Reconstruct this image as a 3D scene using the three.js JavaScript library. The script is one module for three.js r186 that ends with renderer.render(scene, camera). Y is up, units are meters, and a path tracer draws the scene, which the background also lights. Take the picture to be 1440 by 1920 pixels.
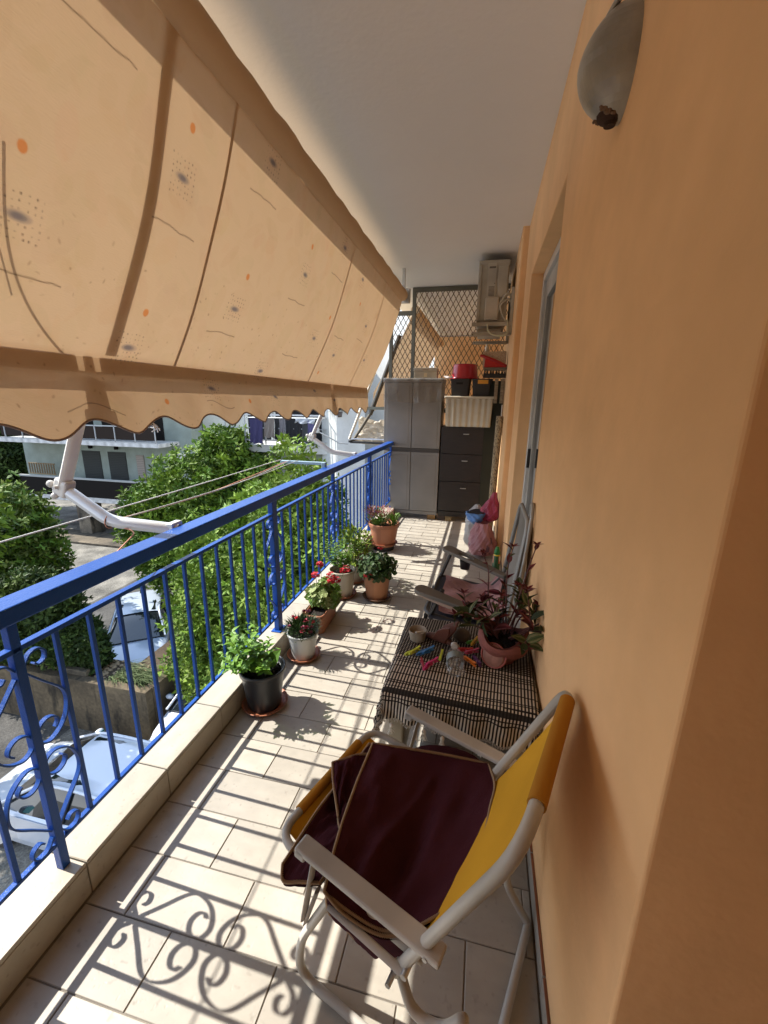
import * as THREE from 'three';
import { mergeGeometries } from 'three/addons/utils/BufferGeometryUtils.js';
import { RoundedBoxGeometry } from 'three/addons/geometries/RoundedBoxGeometry.js';

// ---------------------------------------------------------------- camera, sky, sun, exposure
const scene = new THREE.Scene();
const camera = new THREE.PerspectiveCamera(100.45, 0.75, 0.05, 400);
camera.position.set(0, 1.45, 0);
camera.rotation.order = 'YXZ';
camera.rotation.set(-0.25623, 0.22404, 0.01407);
const renderer = new THREE.WebGLRenderer({ antialias: true });
renderer.toneMapping = THREE.LinearToneMapping;
renderer.toneMappingExposure = 2.95;
renderer.shadowMap.enabled = true;
renderer.shadowMap.type = THREE.PCFSoftShadowMap;
{ // clear summer sky, computed: deeper blue overhead, paler at the horizon
  const W = 256, Hh = 128, d = new Float32Array(W * Hh * 4);
  const sun = new THREE.Vector3(-1, 1.08, -0.03).normalize();
  for (let j = 0; j < Hh; j++) for (let i = 0; i < W; i++) {
    const el = ((j + 0.5) / Hh - 0.5) * Math.PI, az = ((i + 0.5) / W - 0.5) * 2 * Math.PI;
    const v = new THREE.Vector3(Math.cos(el) * Math.cos(az), Math.sin(el), Math.cos(el) * Math.sin(az));
    const t = Math.pow(1 - Math.max(0, v.y), 2.6), g = Math.pow(Math.max(0, v.dot(sun)), 6) * 0.25;
    const o = (j * W + i) * 4;
    d[o] = 0.25 + 0.55 * t + g; d[o + 1] = 0.37 + 0.46 * t + g; d[o + 2] = 0.60 + 0.26 * t + g * 0.9; d[o + 3] = 1;
  }
  const sky = new THREE.DataTexture(d, W, Hh, THREE.RGBAFormat, THREE.FloatType);
  sky.mapping = THREE.EquirectangularReflectionMapping; sky.magFilter = THREE.LinearFilter; sky.needsUpdate = true;
  scene.background = sky; scene.environment = sky;
}
const sunLight = new THREE.DirectionalLight(new THREE.Color().setRGB(1, 0.95, 0.87), 3.5);
sunLight.position.set(-20, 21.6, -3.1); sunLight.target.position.set(0, 0, -2.5);
sunLight.castShadow = true; sunLight.shadow.mapSize.set(4096, 4096); sunLight.shadow.bias = -0.0004;
Object.assign(sunLight.shadow.camera, { left: -26, right: 26, top: 26, bottom: -26, near: 0.5, far: 80 });
scene.add(sunLight, sunLight.target);

// ---------------------------------------------------------------- helpers
function mulberry(a) { return () => { a |= 0; a = a + 0x6D2B79F5 | 0; let t = Math.imul(a ^ a >>> 15, 1 | a); t = t + Math.imul(t ^ t >>> 7, 61 | t) ^ t; return ((t ^ t >>> 14) >>> 0) / 4294967296; }; }
const R = mulberry(20240517);
const rnd = (a, b) => a + (b - a) * R();
const V = (x, y, z) => new THREE.Vector3(x, y, z);
const clamp = (x, a, b) => Math.min(b, Math.max(a, x));
const used = new Map();
function numbered(n) { const k = used.get(n) || 0; used.set(n, k + 1); return k ? n + '_' + String(k).padStart(3, '0') : n; }
function clean(g) { if (g.index) g = g.toNonIndexed(); for (const k of Object.keys(g.attributes)) if (!['position', 'normal', 'uv'].includes(k)) g.deleteAttribute(k); if (!g.attributes.uv) g.setAttribute('uv', new THREE.BufferAttribute(new Float32Array(g.attributes.position.count * 2), 2)); return g; }
function merge(list) { list = list.flat(9); return list.length === 1 ? list[0] : mergeGeometries(list.map(clean)); }
function mesh(name, geo, mat, parent) { const m = new THREE.Mesh(Array.isArray(geo) ? merge(geo) : geo, mat); m.name = name; if (parent) parent.add(m); return m; }
function thing(name, label, category, [x, y, z] = [0, 0, 0], turn = 0, group) {
  const o = new THREE.Group(); o.name = numbered(name); o.position.set(x, y, z); o.rotation.y = turn;
  o.userData = { label, category }; if (group) o.userData.group = group; scene.add(o); return o;
}
function tag(o, label, category, group) { o.name = numbered(o.name); o.userData.label = label; o.userData.category = category; if (group) o.userData.group = group; scene.add(o); return o; }
function struct(name, geo, mat) { const m = mesh(numbered(name), geo, mat, scene); m.userData.kind = 'structure'; return m; }
// world-size uv from the dominant normal, so that every texture keeps its real size
function tri(g, ox = 0, oy = 0) {
  g = clean(g); const p = g.attributes.position, n = g.attributes.normal, u = g.attributes.uv;
  for (let i = 0; i < p.count; i++) {
    const ax = Math.abs(n.getX(i)), ay = Math.abs(n.getY(i)), az = Math.abs(n.getZ(i));
    if (ay >= ax && ay >= az) u.setXY(i, p.getX(i) + ox, p.getZ(i) + oy);
    else if (ax >= az) u.setXY(i, p.getZ(i) + ox, p.getY(i) + oy);
    else u.setXY(i, p.getX(i) + ox, p.getY(i) + oy);
  }
  return g;
}
function tr(g, x = 0, y = 0, z = 0, rx = 0, ry = 0, rz = 0) { g.applyMatrix4(new THREE.Matrix4().compose(V(x, y, z), new THREE.Quaternion().setFromEuler(new THREE.Euler(rx, ry, rz)), V(1, 1, 1))); return g; }
const box = (w, h, d, x = 0, y = 0, z = 0, rx, ry, rz) => tri(tr(new THREE.BoxGeometry(w, h, d), x, y, z, rx, ry, rz));
const rbox = (w, h, d, r, x = 0, y = 0, z = 0, rx, ry, rz, seg = 2) => tri(tr(new RoundedBoxGeometry(w, h, d, seg, r), x, y, z, rx, ry, rz));
const span = (x0, x1, y0, y1, z0, z1, r) => r ? rbox(x1 - x0, y1 - y0, z1 - z0, r, (x0 + x1) / 2, (y0 + y1) / 2, (z0 + z1) / 2) : box(x1 - x0, y1 - y0, z1 - z0, (x0 + x1) / 2, (y0 + y1) / 2, (z0 + z1) / 2);
const cyl = (r1, r2, h, x = 0, y = 0, z = 0, rx, ry, rz, n = 16) => tr(clean(new THREE.CylinderGeometry(r1, r2, h, n)), x, y, z, rx, ry, rz);
const ball = (rx, ry, rz, x = 0, y = 0, z = 0, n = 14) => { const g = clean(new THREE.SphereGeometry(1, n, Math.ceil(n * .7))); g.scale(rx, ry, rz); return tr(g, x, y, z); };
const lathe = (pts, n = 36) => clean(new THREE.LatheGeometry(pts.map(p => new THREE.Vector2(p[0], p[1])), n));
function plane4(a, b, c, d, nu = 1, nv = 1) { // quad a-b-c-d as a grid
  const P = [], uv = [], ix = [];
  for (let j = 0; j <= nv; j++) for (let i = 0; i <= nu; i++) { const s = i / nu, t = j / nv, q = a.clone().lerp(b, s).lerp(d.clone().lerp(c, s), t); P.push(q.x, q.y, q.z); uv.push(s, t); }
  for (let j = 0; j < nv; j++) for (let i = 0; i < nu; i++) { const k = j * (nu + 1) + i; ix.push(k, k + 1, k + nu + 2, k, k + nu + 2, k + nu + 1); }
  return geo(P, uv, ix);
}
function geo(P, uv, ix) { const g = new THREE.BufferGeometry(); g.setAttribute('position', new THREE.Float32BufferAttribute(P, 3)); g.setAttribute('uv', new THREE.Float32BufferAttribute(uv, 2)); g.setIndex(ix); g.computeVertexNormals(); return g; }
function grid(nu, nv, f, uvf) { const P = [], uv = [], ix = []; for (let j = 0; j <= nv; j++) for (let i = 0; i <= nu; i++) { const s = i / nu, t = j / nv, q = f(s, t); P.push(q.x, q.y, q.z); const w = uvf ? uvf(s, t) : [s, t]; uv.push(w[0], w[1]); } for (let j = 0; j < nv; j++) for (let i = 0; i < nu; i++) { const k = j * (nu + 1) + i; ix.push(k, k + 1, k + nu + 2, k, k + nu + 2, k + nu + 1); } return geo(P, uv, ix); }
function roundCorners(pts, c, n = 6) {
  const out = [pts[0].clone()];
  for (let i = 1; i < pts.length - 1; i++) {
    const a = pts[i - 1], b = pts[i], d = pts[i + 1], la = a.distanceTo(b), ld = d.distanceTo(b), k = Math.min(c, la * .49, ld * .49);
    const p = b.clone().lerp(a, k / la), q = b.clone().lerp(d, k / ld);
    for (let j = 0; j <= n; j++) { const t = j / n; out.push(p.clone().multiplyScalar((1 - t) * (1 - t)).addScaledVector(b, 2 * t * (1 - t)).addScaledVector(q, t * t)); }
  }
  out.push(pts[pts.length - 1].clone()); return out;
}
function pipe(pts, r, { corner = 0, n = 10, flat = 1, caps = true } = {}) { // tube along a polyline
  pts = pts.map(p => p.isVector3 ? p : V(...p)); if (corner) pts = roundCorners(pts, corner);
  const P = [], uv = [], ix = []; let up = null, len = 0;
  const rr = typeof r === 'function' ? r : () => r;
  for (let i = 0; i < pts.length; i++) {
    const t = pts[Math.min(i + 1, pts.length - 1)].clone().sub(pts[Math.max(i - 1, 0)]).normalize();
    if (!up) up = Math.abs(t.y) > .9 ? V(1, 0, 0) : V(0, 1, 0);
    const side = t.clone().cross(up).normalize(); up = side.clone().cross(t).normalize();
    if (i) len += pts[i].distanceTo(pts[i - 1]); const rad = rr(i / (pts.length - 1));
    for (let j = 0; j <= n; j++) { const a = j / n * Math.PI * 2, q = pts[i].clone().addScaledVector(side, Math.cos(a) * rad).addScaledVector(up, Math.sin(a) * rad * flat); P.push(q.x, q.y, q.z); uv.push(j / n * rad * 6.28, len); }
  }
  const m = n + 1; for (let i = 0; i < pts.length - 1; i++) for (let j = 0; j < n; j++) { const k = i * m + j; ix.push(k, k + 1, k + m + 1, k, k + m + 1, k + m); }
  const g = clean(geo(P, uv, ix)); if (!caps) return g;
  const cap = (i, fl) => { const c = pts[i], Q = [c.x, c.y, c.z], w = [0, 0], x = []; for (let j = 0; j <= n; j++) { const k = (i * m + j) * 3; Q.push(P[k], P[k + 1], P[k + 2]); w.push(0, 0); if (j < n) fl ? x.push(0, j + 2, j + 1) : x.push(0, j + 1, j + 2); } return clean(geo(Q, w, x)); };
  return merge([g, cap(0, true), cap(pts.length - 1, false)]);
}
function ribbon(pts, th, w) { // flat bar bent in the y-z plane: pts [z, y], thickness th in the plane, width w along x
  const P = [], uv = [], ix = [];
  pts.forEach((p, i) => { const a = pts[Math.max(0, i - 1)], b = pts[Math.min(pts.length - 1, i + 1)]; let dz = b[0] - a[0], dy = b[1] - a[1]; const l = Math.hypot(dz, dy); dz /= l; dy /= l; const nz = -dy * th / 2, ny = dz * th / 2; for (const [sx, s] of [[-1, -1], [1, -1], [1, 1], [-1, 1]]) { P.push(sx * w / 2, p[1] + ny * s, p[0] + nz * s); uv.push(sx, i * .01); } });
  for (let i = 0; i < pts.length - 1; i++) for (let j = 0; j < 4; j++) { const k = i * 4, a = k + j, b = k + (j + 1) % 4; ix.push(a, b, b + 4, a, b + 4, a + 4); }
  const e = (pts.length - 1) * 4; ix.push(0, 2, 1, 0, 3, 2, e, e + 1, e + 2, e, e + 2, e + 3);
  const g = clean(geo(P, uv, ix)); g.computeVertexNormals(); return g; // non-indexed: crisp edges
}
function loft(rings, capEnds = true) { // rings of equal count, closed
  const n = rings[0].length, P = [], uv = [], ix = [];
  rings.forEach((r, i) => { for (let j = 0; j <= n; j++) { const p = r[j % n]; P.push(p.x, p.y, p.z); uv.push(j / n, i / rings.length); } });
  for (let i = 0; i < rings.length - 1; i++) for (let j = 0; j < n; j++) { const k = i * (n + 1) + j; ix.push(k, k + 1, k + n + 2, k, k + n + 2, k + n + 1); }
  const gs = [clean(geo(P, uv, ix))];
  if (capEnds) for (const [r, f] of [[rings[0], 1], [rings[rings.length - 1], 0]]) { const c = r.reduce((s, p) => s.add(p), V(0, 0, 0)).multiplyScalar(1 / n), Q = [c.x, c.y, c.z], w = [0, 0], x = []; r.forEach((p, j) => { Q.push(p.x, p.y, p.z); w.push(0, 0); const a = j + 1, b = (j + 1) % n + 1; f ? x.push(0, b, a) : x.push(0, a, b); }); gs.push(clean(geo(Q, w, x))); }
  return merge(gs);
}
// ---------------------------------------------------------------- noise and textures
function lattice(seed) { const r = mulberry(seed), t = new Float32Array(65536); for (let i = 0; i < 65536; i++) t[i] = r(); return t; }
const LT = lattice(7);
function vn(x, y, per, s = 0) { const xi = Math.floor(x), yi = Math.floor(y), fx = x - xi, fy = y - yi, ux = fx * fx * (3 - 2 * fx), uy = fy * fy * (3 - 2 * fy); const h = (a, b) => LT[(((((a % per) + per) % per) + s * 57) * 131 + (((b % per) + per) % per) * 7919 + s * 977) & 65535]; return (h(xi, yi) * (1 - ux) + h(xi + 1, yi) * ux) * (1 - uy) + (h(xi, yi + 1) * (1 - ux) + h(xi + 1, yi + 1) * ux) * uy; }
function fbm(u, v, base, oct, s = 0) { let a = 0, w = .5, f = base, t = 0; for (let i = 0; i < oct; i++) { a += w * vn(u * f, v * f, f, s + i); t += w; w *= .5; f *= 2; } return a / t; }
function dtex(n, metres, f, srgb = true) {
  const d = new Uint8Array(n * n * 4);
  for (let j = 0; j < n; j++) for (let i = 0; i < n; i++) { const c = f(i / n, j / n), o = (j * n + i) * 4; const [r, g, b] = typeof c === 'number' ? [c, c, c] : c; d[o] = clamp(r * 255, 0, 255); d[o + 1] = clamp(g * 255, 0, 255); d[o + 2] = clamp(b * 255, 0, 255); d[o + 3] = 255; }
  const t = new THREE.DataTexture(d, n, n, THREE.RGBAFormat); t.wrapS = t.wrapT = THREE.RepeatWrapping; t.magFilter = THREE.LinearFilter; t.minFilter = THREE.LinearMipmapLinearFilter; t.generateMipmaps = true; if (srgb) t.colorSpace = THREE.SRGBColorSpace; t.repeat.set(1 / metres, 1 / metres); t.needsUpdate = true; return t;
}
function canvasTex(w, h, draw, rep) { const c = document.createElement('canvas'); c.width = w; c.height = h; draw(c.getContext('2d'), w, h); const t = new THREE.CanvasTexture(c); t.colorSpace = THREE.SRGBColorSpace; t.wrapS = t.wrapT = rep ? THREE.RepeatWrapping : THREE.ClampToEdgeWrapping; return t; }
const L3 = (r, g, b) => new THREE.Color().setRGB(r, g, b);
const M = (c, rough = .7, o = {}) => new THREE.MeshPhysicalMaterial({ color: Array.isArray(c) ? L3(...c) : c, roughness: rough, side: THREE.DoubleSide, ...o });
// grey variation maps multiply the base colour
const vary = (n, m, base, oct, amp, s) => dtex(n, m, (u, v) => 1 - amp + amp * fbm(u, v, base, oct, s));
const texPlaster = dtex(512, 1.6, (u, v) => { const a = fbm(u, v, 4, 6, 3), b = fbm(u, v, 24, 3, 9); const st = fbm(u, v * .25, 6, 4, 40); const k = .88 + .1 * a + .04 * b - .015 * clamp((st - .6) * 6, 0, 1); return [k, k * (.998 - .008 * (1 - a)), k * (.99 - .02 * (1 - a))]; });
const bumpPlaster = dtex(512, .5, (u, v) => .5 * fbm(u, v, 32, 4, 1) + .5 * fbm(u, v, 8, 3, 2), false);
const bumpFine = dtex(256, .12, (u, v) => fbm(u, v, 32, 3, 5), false);
const texGrime = vary(512, 1.1, 5, 6, .35, 12);
const texSoft = vary(256, .9, 5, 5, .14, 14);
const texTile = dtex(1024, 1.3, (u, v) => { const w = fbm(u, v, 6, 5, 21), s = fbm(u * .5 + w * .06, v, 40, 4, 22), p = fbm(u, v, 90, 2, 23), big = fbm(u, v, 3, 4, 24); let k = .86 + .07 * (w - .5) + .09 * (s - .5) + .09 * (big - .5); if (p > .75) k -= (p - .75) * .5; return [k * 1.0, k * .972, k * .925]; });
const bumpTile = dtex(512, .65, (u, v) => { const p = fbm(u, v, 70, 2, 23); return .6 + .25 * fbm(u, v, 16, 5, 30) - (p > .7 ? (p - .7) * 2 : 0); }, false);
const texConcrete = dtex(512, 3.2, (u, v) => { const a = fbm(u, v, 4, 7, 50), b = fbm(u, v * .3, 20, 4, 51), c = fbm(u, v, 60, 2, 52); const k = .55 + .5 * (a - .5) - .3 * clamp((b - .55) * 3, 0, 1) + .15 * (c - .5); return [k, k * .93, k * .82]; });
const texAsphalt = dtex(512, 2.5, (u, v) => { const a = fbm(u, v, 4, 5, 60), c = fbm(u, v, 120, 2, 61); const k = .62 + .5 * (a - .5) + .35 * (c - .5); return [k, k * .99, k * .96]; });
const texBark = dtex(256, .6, (u, v) => { const k = .4 + .7 * fbm(u, v * .2, 24, 4, 71); return [k, k * .9, k * .78]; });
const texGrain = dtex(512, .8, (u, v) => { const g = fbm(u * .12, v, 90, 4, 80) * .6 + fbm(u * .3, v, 30, 3, 81) * .4; return .62 + .5 * (g - .3); });
const weave = dtex(256, .02, (u, v) => { const a = Math.sin(u * 50.265), b = Math.sin(v * 50.265); return .5 + .25 * (a * b) + .12 * a; }, false);
const bumpCloth = dtex(256, .1, (u, v) => .5 * fbm(u, v, 64, 2, 90) + .5 * fbm(u, v, 10, 4, 91), false);
const texScuff = dtex(256, .7, (u, v) => { const k = fbm(u, v, 5, 6, 100); return .45 + .6 * k; }, false);
// ---------------------------------------------------------------- materials
const matWall = M([.89, .555, .285], .85, { map: texPlaster, bumpMap: bumpPlaster, bumpScale: .0012 });
const matCeil = M([.84, .83, .82], .9, { map: vary(256, 2.7, 3, 4, .05, 17), bumpMap: bumpPlaster, bumpScale: .0012 });
const matTile = [0, 1, 2].map(i => M([[.545, .535, .505], [.57, .557, .525], [.52, .508, .48]][i], .38, { map: texTile, bumpMap: bumpTile, bumpScale: .0006 }));
const matCope = M([.51, .48, .415], .42, { map: texTile, bumpMap: bumpTile, bumpScale: .0006 });
const matGrout = M([.30, .265, .22], .95, { map: texGrime, bumpMap: bumpFine, bumpScale: .001 });
const matSkirt = M([.52, .50, .47], .4, { map: texTile });
const matClay = M([.36, .15, .075], .9, { map: texGrime });
const matBlue = M([.011, .072, .33], .36, { specularIntensity: .5, map: texSoft, bumpMap: bumpFine, bumpScale: .0006 });
const matCream = M([.72, .69, .63], .45, { map: texGrime });
const matAlu = M([.62, .63, .62], .35, { metalness: .35 });
const matSteel = M([.55, .55, .55], .35, { metalness: .9 });
const matDarkMetal = M([.03, .03, .032], .4, { metalness: .4 });
const matBlack = M([.012, .012, .013], .5);
const matSoil = M([.022, .015, .010], 1, { bumpMap: bumpFine, bumpScale: .01, map: texGrime });

// ---------------------------------------------------------------- the balcony: floor, kerb, walls, ceiling
const XW = .246, XK = -1.053, YC = 2.82;
function tileGeo(w, d, h, b, u0, v0, flip) { // chamfered tile, top at y = 0
  const W = w / 2, D = d / 2, P = [], uv = [], ix = []; const ring = (x, z, y) => [[-x, y, -z], [x, y, -z], [x, y, z], [-x, y, z]];
  const put = q => q.forEach(p => { P.push(...p); flip ? uv.push(v0 + p[2] + p[1], u0 + p[0]) : uv.push(u0 + p[0], v0 + p[2] + p[1]); });
  put(ring(W - b, D - b, 0)); put(ring(W, D, -b)); put(ring(W, D, -h));
  ix.push(0, 2, 1, 0, 3, 2); for (const k of [0, 4]) for (let j = 0; j < 4; j++) { const a = k + j, c = k + (j + 1) % 4; ix.push(a, c, c + 4, a, c + 4, a + 4); }
  const g = clean(geo(P, uv, ix)); g.computeVertexNormals(); return g;
}
{
  const floor = struct('balcony_floor', box(2.66, .22, 7.9, .14, -.1135, -2.25), matGrout);
  const cache = new Map(), z0 = -.537, pz = .1713, gap = .004;
  for (let k = -12; k < 31; k++) {
    const za = z0 - pz * k, zb = za - pz, start = (k & 1) ? -.594 : -.755;
    for (let i = -2; i < 7; i++) {
      const xa = Math.max(XK + .003, start + .322 * i), xb = Math.min(za > -.4 ? 1.44 : XW - .011, start + .322 * (i + 1)); if (xb - xa < .02) continue;
      const w = +(xb - xa - gap).toFixed(4), key = w + '_' + Math.floor(R() * 7);
      if (!cache.has(key)) cache.set(key, tileGeo(w, pz - gap, .0095, .0012, rnd(0, 1.3), rnd(0, 1.3), false));
      const t = mesh('floor_tile', cache.get(key), matTile[Math.floor(R() * 3)], floor);
      t.position.set((xa + xb) / 2, rnd(-.0006, 0), (za + zb) / 2); t.rotation.set(rnd(-.002, .002), rnd(-.002, .002), 0);
    }
  }
  const kerb = thing('kerb', 'low cream tiled kerb carrying the blue railing along the balcony edge', 'kerb');
  mesh('core', span(-1.186, XK - .009, 0, .107, -5.75, 1.6), matGrout, kerb);
  const cg = [0, 1, 2, 3].map(() => tileGeo(.139, .3345, .012, .0025, rnd(0, 1), rnd(0, 1), true)), fg = [0, 1, 2, 3].map(() => { const g = tileGeo(.104, .3345, .009, .0012, rnd(0, 1), rnd(0, 1), true); return tr(g, 0, 0, 0, 0, 0, -Math.PI / 2); });
  for (let k = -7; k < 15; k++) { const z = -.736 - .338 * k - .169; const c = mesh('coping_tile', cg[(k + 9) % 4], matCope, kerb); c.position.set(-1.1235, .12, z); const f = mesh('face_tile', fg[(k + 10) % 4], matCope, kerb); f.position.set(XK, .054, z); }
}
{ // house wall with the door opening: outline in (z, y), set along x
  const s = new THREE.Shape(); const pts = [[-.49, 0], [-2.04, 0], [-2.04, 2.31], [-3.42, 2.31], [-3.42, 0], [-4.04, 0], [-4.04, YC + .05], [-.49, YC + .05]]; pts.forEach((p, i) => i ? s.lineTo(p[0], p[1]) : s.moveTo(p[0], p[1]));
  const g = new THREE.ExtrudeGeometry(s, { depth: 1.2, bevelEnabled: true, bevelThickness: .006, bevelSize: .006, bevelOffset: -.006, bevelSegments: 3, steps: 1 }); g.rotateY(-Math.PI / 2); // (z,y,depth) -> x = -depth
  g.applyMatrix4(new THREE.Matrix4().set(-1, 0, 0, 0, 0, 1, 0, 0, 0, 0, 1, 0, 0, 0, 0, 1)); g.translate(XW + .006, 0, 0);
  const ixf = clean(g), p = ixf.attributes.position; for (let i = 0; i < p.count; i += 3) { const a = [p.getX(i), p.getY(i), p.getZ(i)], b = [p.getX(i + 1), p.getY(i + 1), p.getZ(i + 1)]; p.setXYZ(i, ...b); p.setXYZ(i + 1, ...a); } ixf.computeVertexNormals();
  const w = thing('house_wall', 'orange plastered house wall with a recessed door opening beside the balcony', 'wall');
  mesh('plaster', tri(ixf), matWall, w);
  for (let k = 0; k < 5; k++) { const za = -.50 - .31 * k, zb = Math.max(za - .306, -2.035); const t = mesh('skirting_tile', [tri(span(XW - .009, XW - .0005, .001, .066, zb, za, .002))], matSkirt, w); mesh('tile_edge', span(XW - .008, XW - .0008, .0665, .069, zb + .001, za - .001), matClay, t); }
  const w2 = thing('return_wall', 'orange plastered wall stepping out beside the storage cabinets', 'wall');
  mesh('plaster', [rbox(.6, YC + .04, 5.8, .012, .195 + .3, YC / 2 + .02, -4.045 - 2.9)], matWall, w2);
  mesh('skirting_tile', span(.186, .1945, .001, .066, -5.1, -4.06), matSkirt, w2);
  const w3 = thing('recess_wall', 'plain orange wall closing the wide end of the balcony', 'wall');
  mesh('plaster', [box(.2, YC + .04, 1.2, 1.55, YC / 2 + .02, .11), box(2.9, YC + .04, .2, .2, YC / 2 + .02, .82)], matWall, w3);
  const door = thing('balcony_door', 'white aluminium balcony door set deep in the orange wall opening', 'door', [0, 0, 0]);
  const fr = (z0, z1, y0, y1, n, x0 = .325, x1 = .375) => mesh(n, span(x0, x1, y0, y1, z0, z1, .004), matAlu, door);
  fr(-3.418, -3.36, .012, 2.305, 'jamb'); fr(-2.10, -2.043, .012, 2.305, 'jamb'); fr(-3.36, -2.10, 2.25, 2.305, 'head'); fr(-3.36, -2.10, .012, .06, 'sill');
  const leaf = mesh('leaf', [span(.345, .385, .062, 2.248, -3.358, -3.26, .004), span(.345, .385, .062, 2.248, -2.2, -2.102, .004), span(.345, .385, .062, .22, -3.26, -2.2, .004), span(.345, .385, 2.13, 2.248, -3.26, -2.2, .004)], M([.50, .50, .47], .45, { map: texGrime }), door);
  mesh('pane', span(.362, .368, .22, 2.13, -3.26, -2.2), M([.02, .022, .024], .06, { clearcoat: 1 }), leaf);
  mesh('handle', [span(.325, .345, .98, 1.12, -3.325, -3.30, .004)], matBlack, leaf);
  mesh('threshold', span(XW + .004, .33, .0, .012, -3.414, -2.046, .002), M([.55, .53, .5], .4, { map: texTile }), door);
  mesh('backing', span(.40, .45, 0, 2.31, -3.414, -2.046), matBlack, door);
}
struct('ceiling', tri(span(-1.40, 1.7, YC, YC + .2, -10.2, 1.9, .012)), matCeil);

// ---------------------------------------------------------------- blue railing
{
  const XR = -1.11, rail = thing('balcony_railing', 'blue painted iron railing with scrolled ornaments on a tiled kerb', 'railing', [XR, 0, 0]);
  mesh('handrail', rbox(.078, .046, 7.2, .006, 0, .937, -2.1), matBlue, rail);
  mesh('middle_rail', rbox(.024, .014, 7.2, .002, 0, .833, -2.1), matBlue, rail);
  mesh('bottom_rail', rbox(.017, .012, 7.2, .002, 0, .211, -2.1), matBlue, rail);
  const barG = rbox(.0125, .616, .0125, .0015, 0, .519, 0), thin = [rbox(.024, .795, .024, .002, 0, .5165, 0)], wide = [rbox(.030, .795, .052, .003, 0, .5165, 0), rbox(.06, .006, .085, .002, 0, .123, 0)];
  const thinG = merge(thin), wideG = merge(wide);
  const posts = [[.62, 1], [-.714, 0], [-2.09, 1], [-3.08, 0], [-4.18, 1], [-5.2, 0]];
  posts.forEach(([z, w]) => { const m = mesh('post', w ? wideG : thinG, matBlue, rail); m.position.z = z; });
  for (let i = 0; i < posts.length - 1; i++) { const a = posts[i][0], b = posts[i + 1][0], n = Math.round((a - b) / .1075); for (let k = 1; k < n; k++) { const m = mesh('bar', barG, matBlue, rail); m.position.z = a + (b - a) * k / n; } }
  // one quarter of the ornament: curl at the node, diagonal to the next bar, arc back to the centre and spiral
  const smooth = (pts, n) => new THREE.CatmullRomCurve3(pts.map(p => V(p[0], p[1], 0)), false, 'centripetal').getPoints(n).map(v => [v.x, v.y]);
  const quarter = smooth([[.012, .252], [.03, .213], [.055, .200], [.07, .178], [.062, .154], [.042, .150], [.034, .166]].map(([a, b]) => [a, b]), 28);
  const main = smooth([[.013, .245], [.05, .198], [.092, .146], [.1005, .122], [.099, .09], [.085, .052], [.06, .027], [.034, .018], [.013, .030], [.0075, .055], [.018, .079], [.040, .088], [.060, .078], [.066, .060], [.056, .046]], 64);
  const curl = smooth([[.012, .268], [.030, .292], [.052, .296], [.068, .280], [.064, .258], [.046, .252], [.036, .262]], 30);
  const orn = [];
  for (const sz of [1, -1]) for (const sy of [1, -1]) { const t = p => p.map(([z, y]) => [z * sz, .51 + y * sy * 1.0]); orn.push([ribbon(t(main), .0045, .014), ribbon(t(curl), .0045, .014)]); }
  const og = orn.map(o => merge(o));
  posts.forEach(([z]) => og.forEach(g => { const m = mesh('scroll', g, matBlue, rail); m.position.z = z; }));
}
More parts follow.
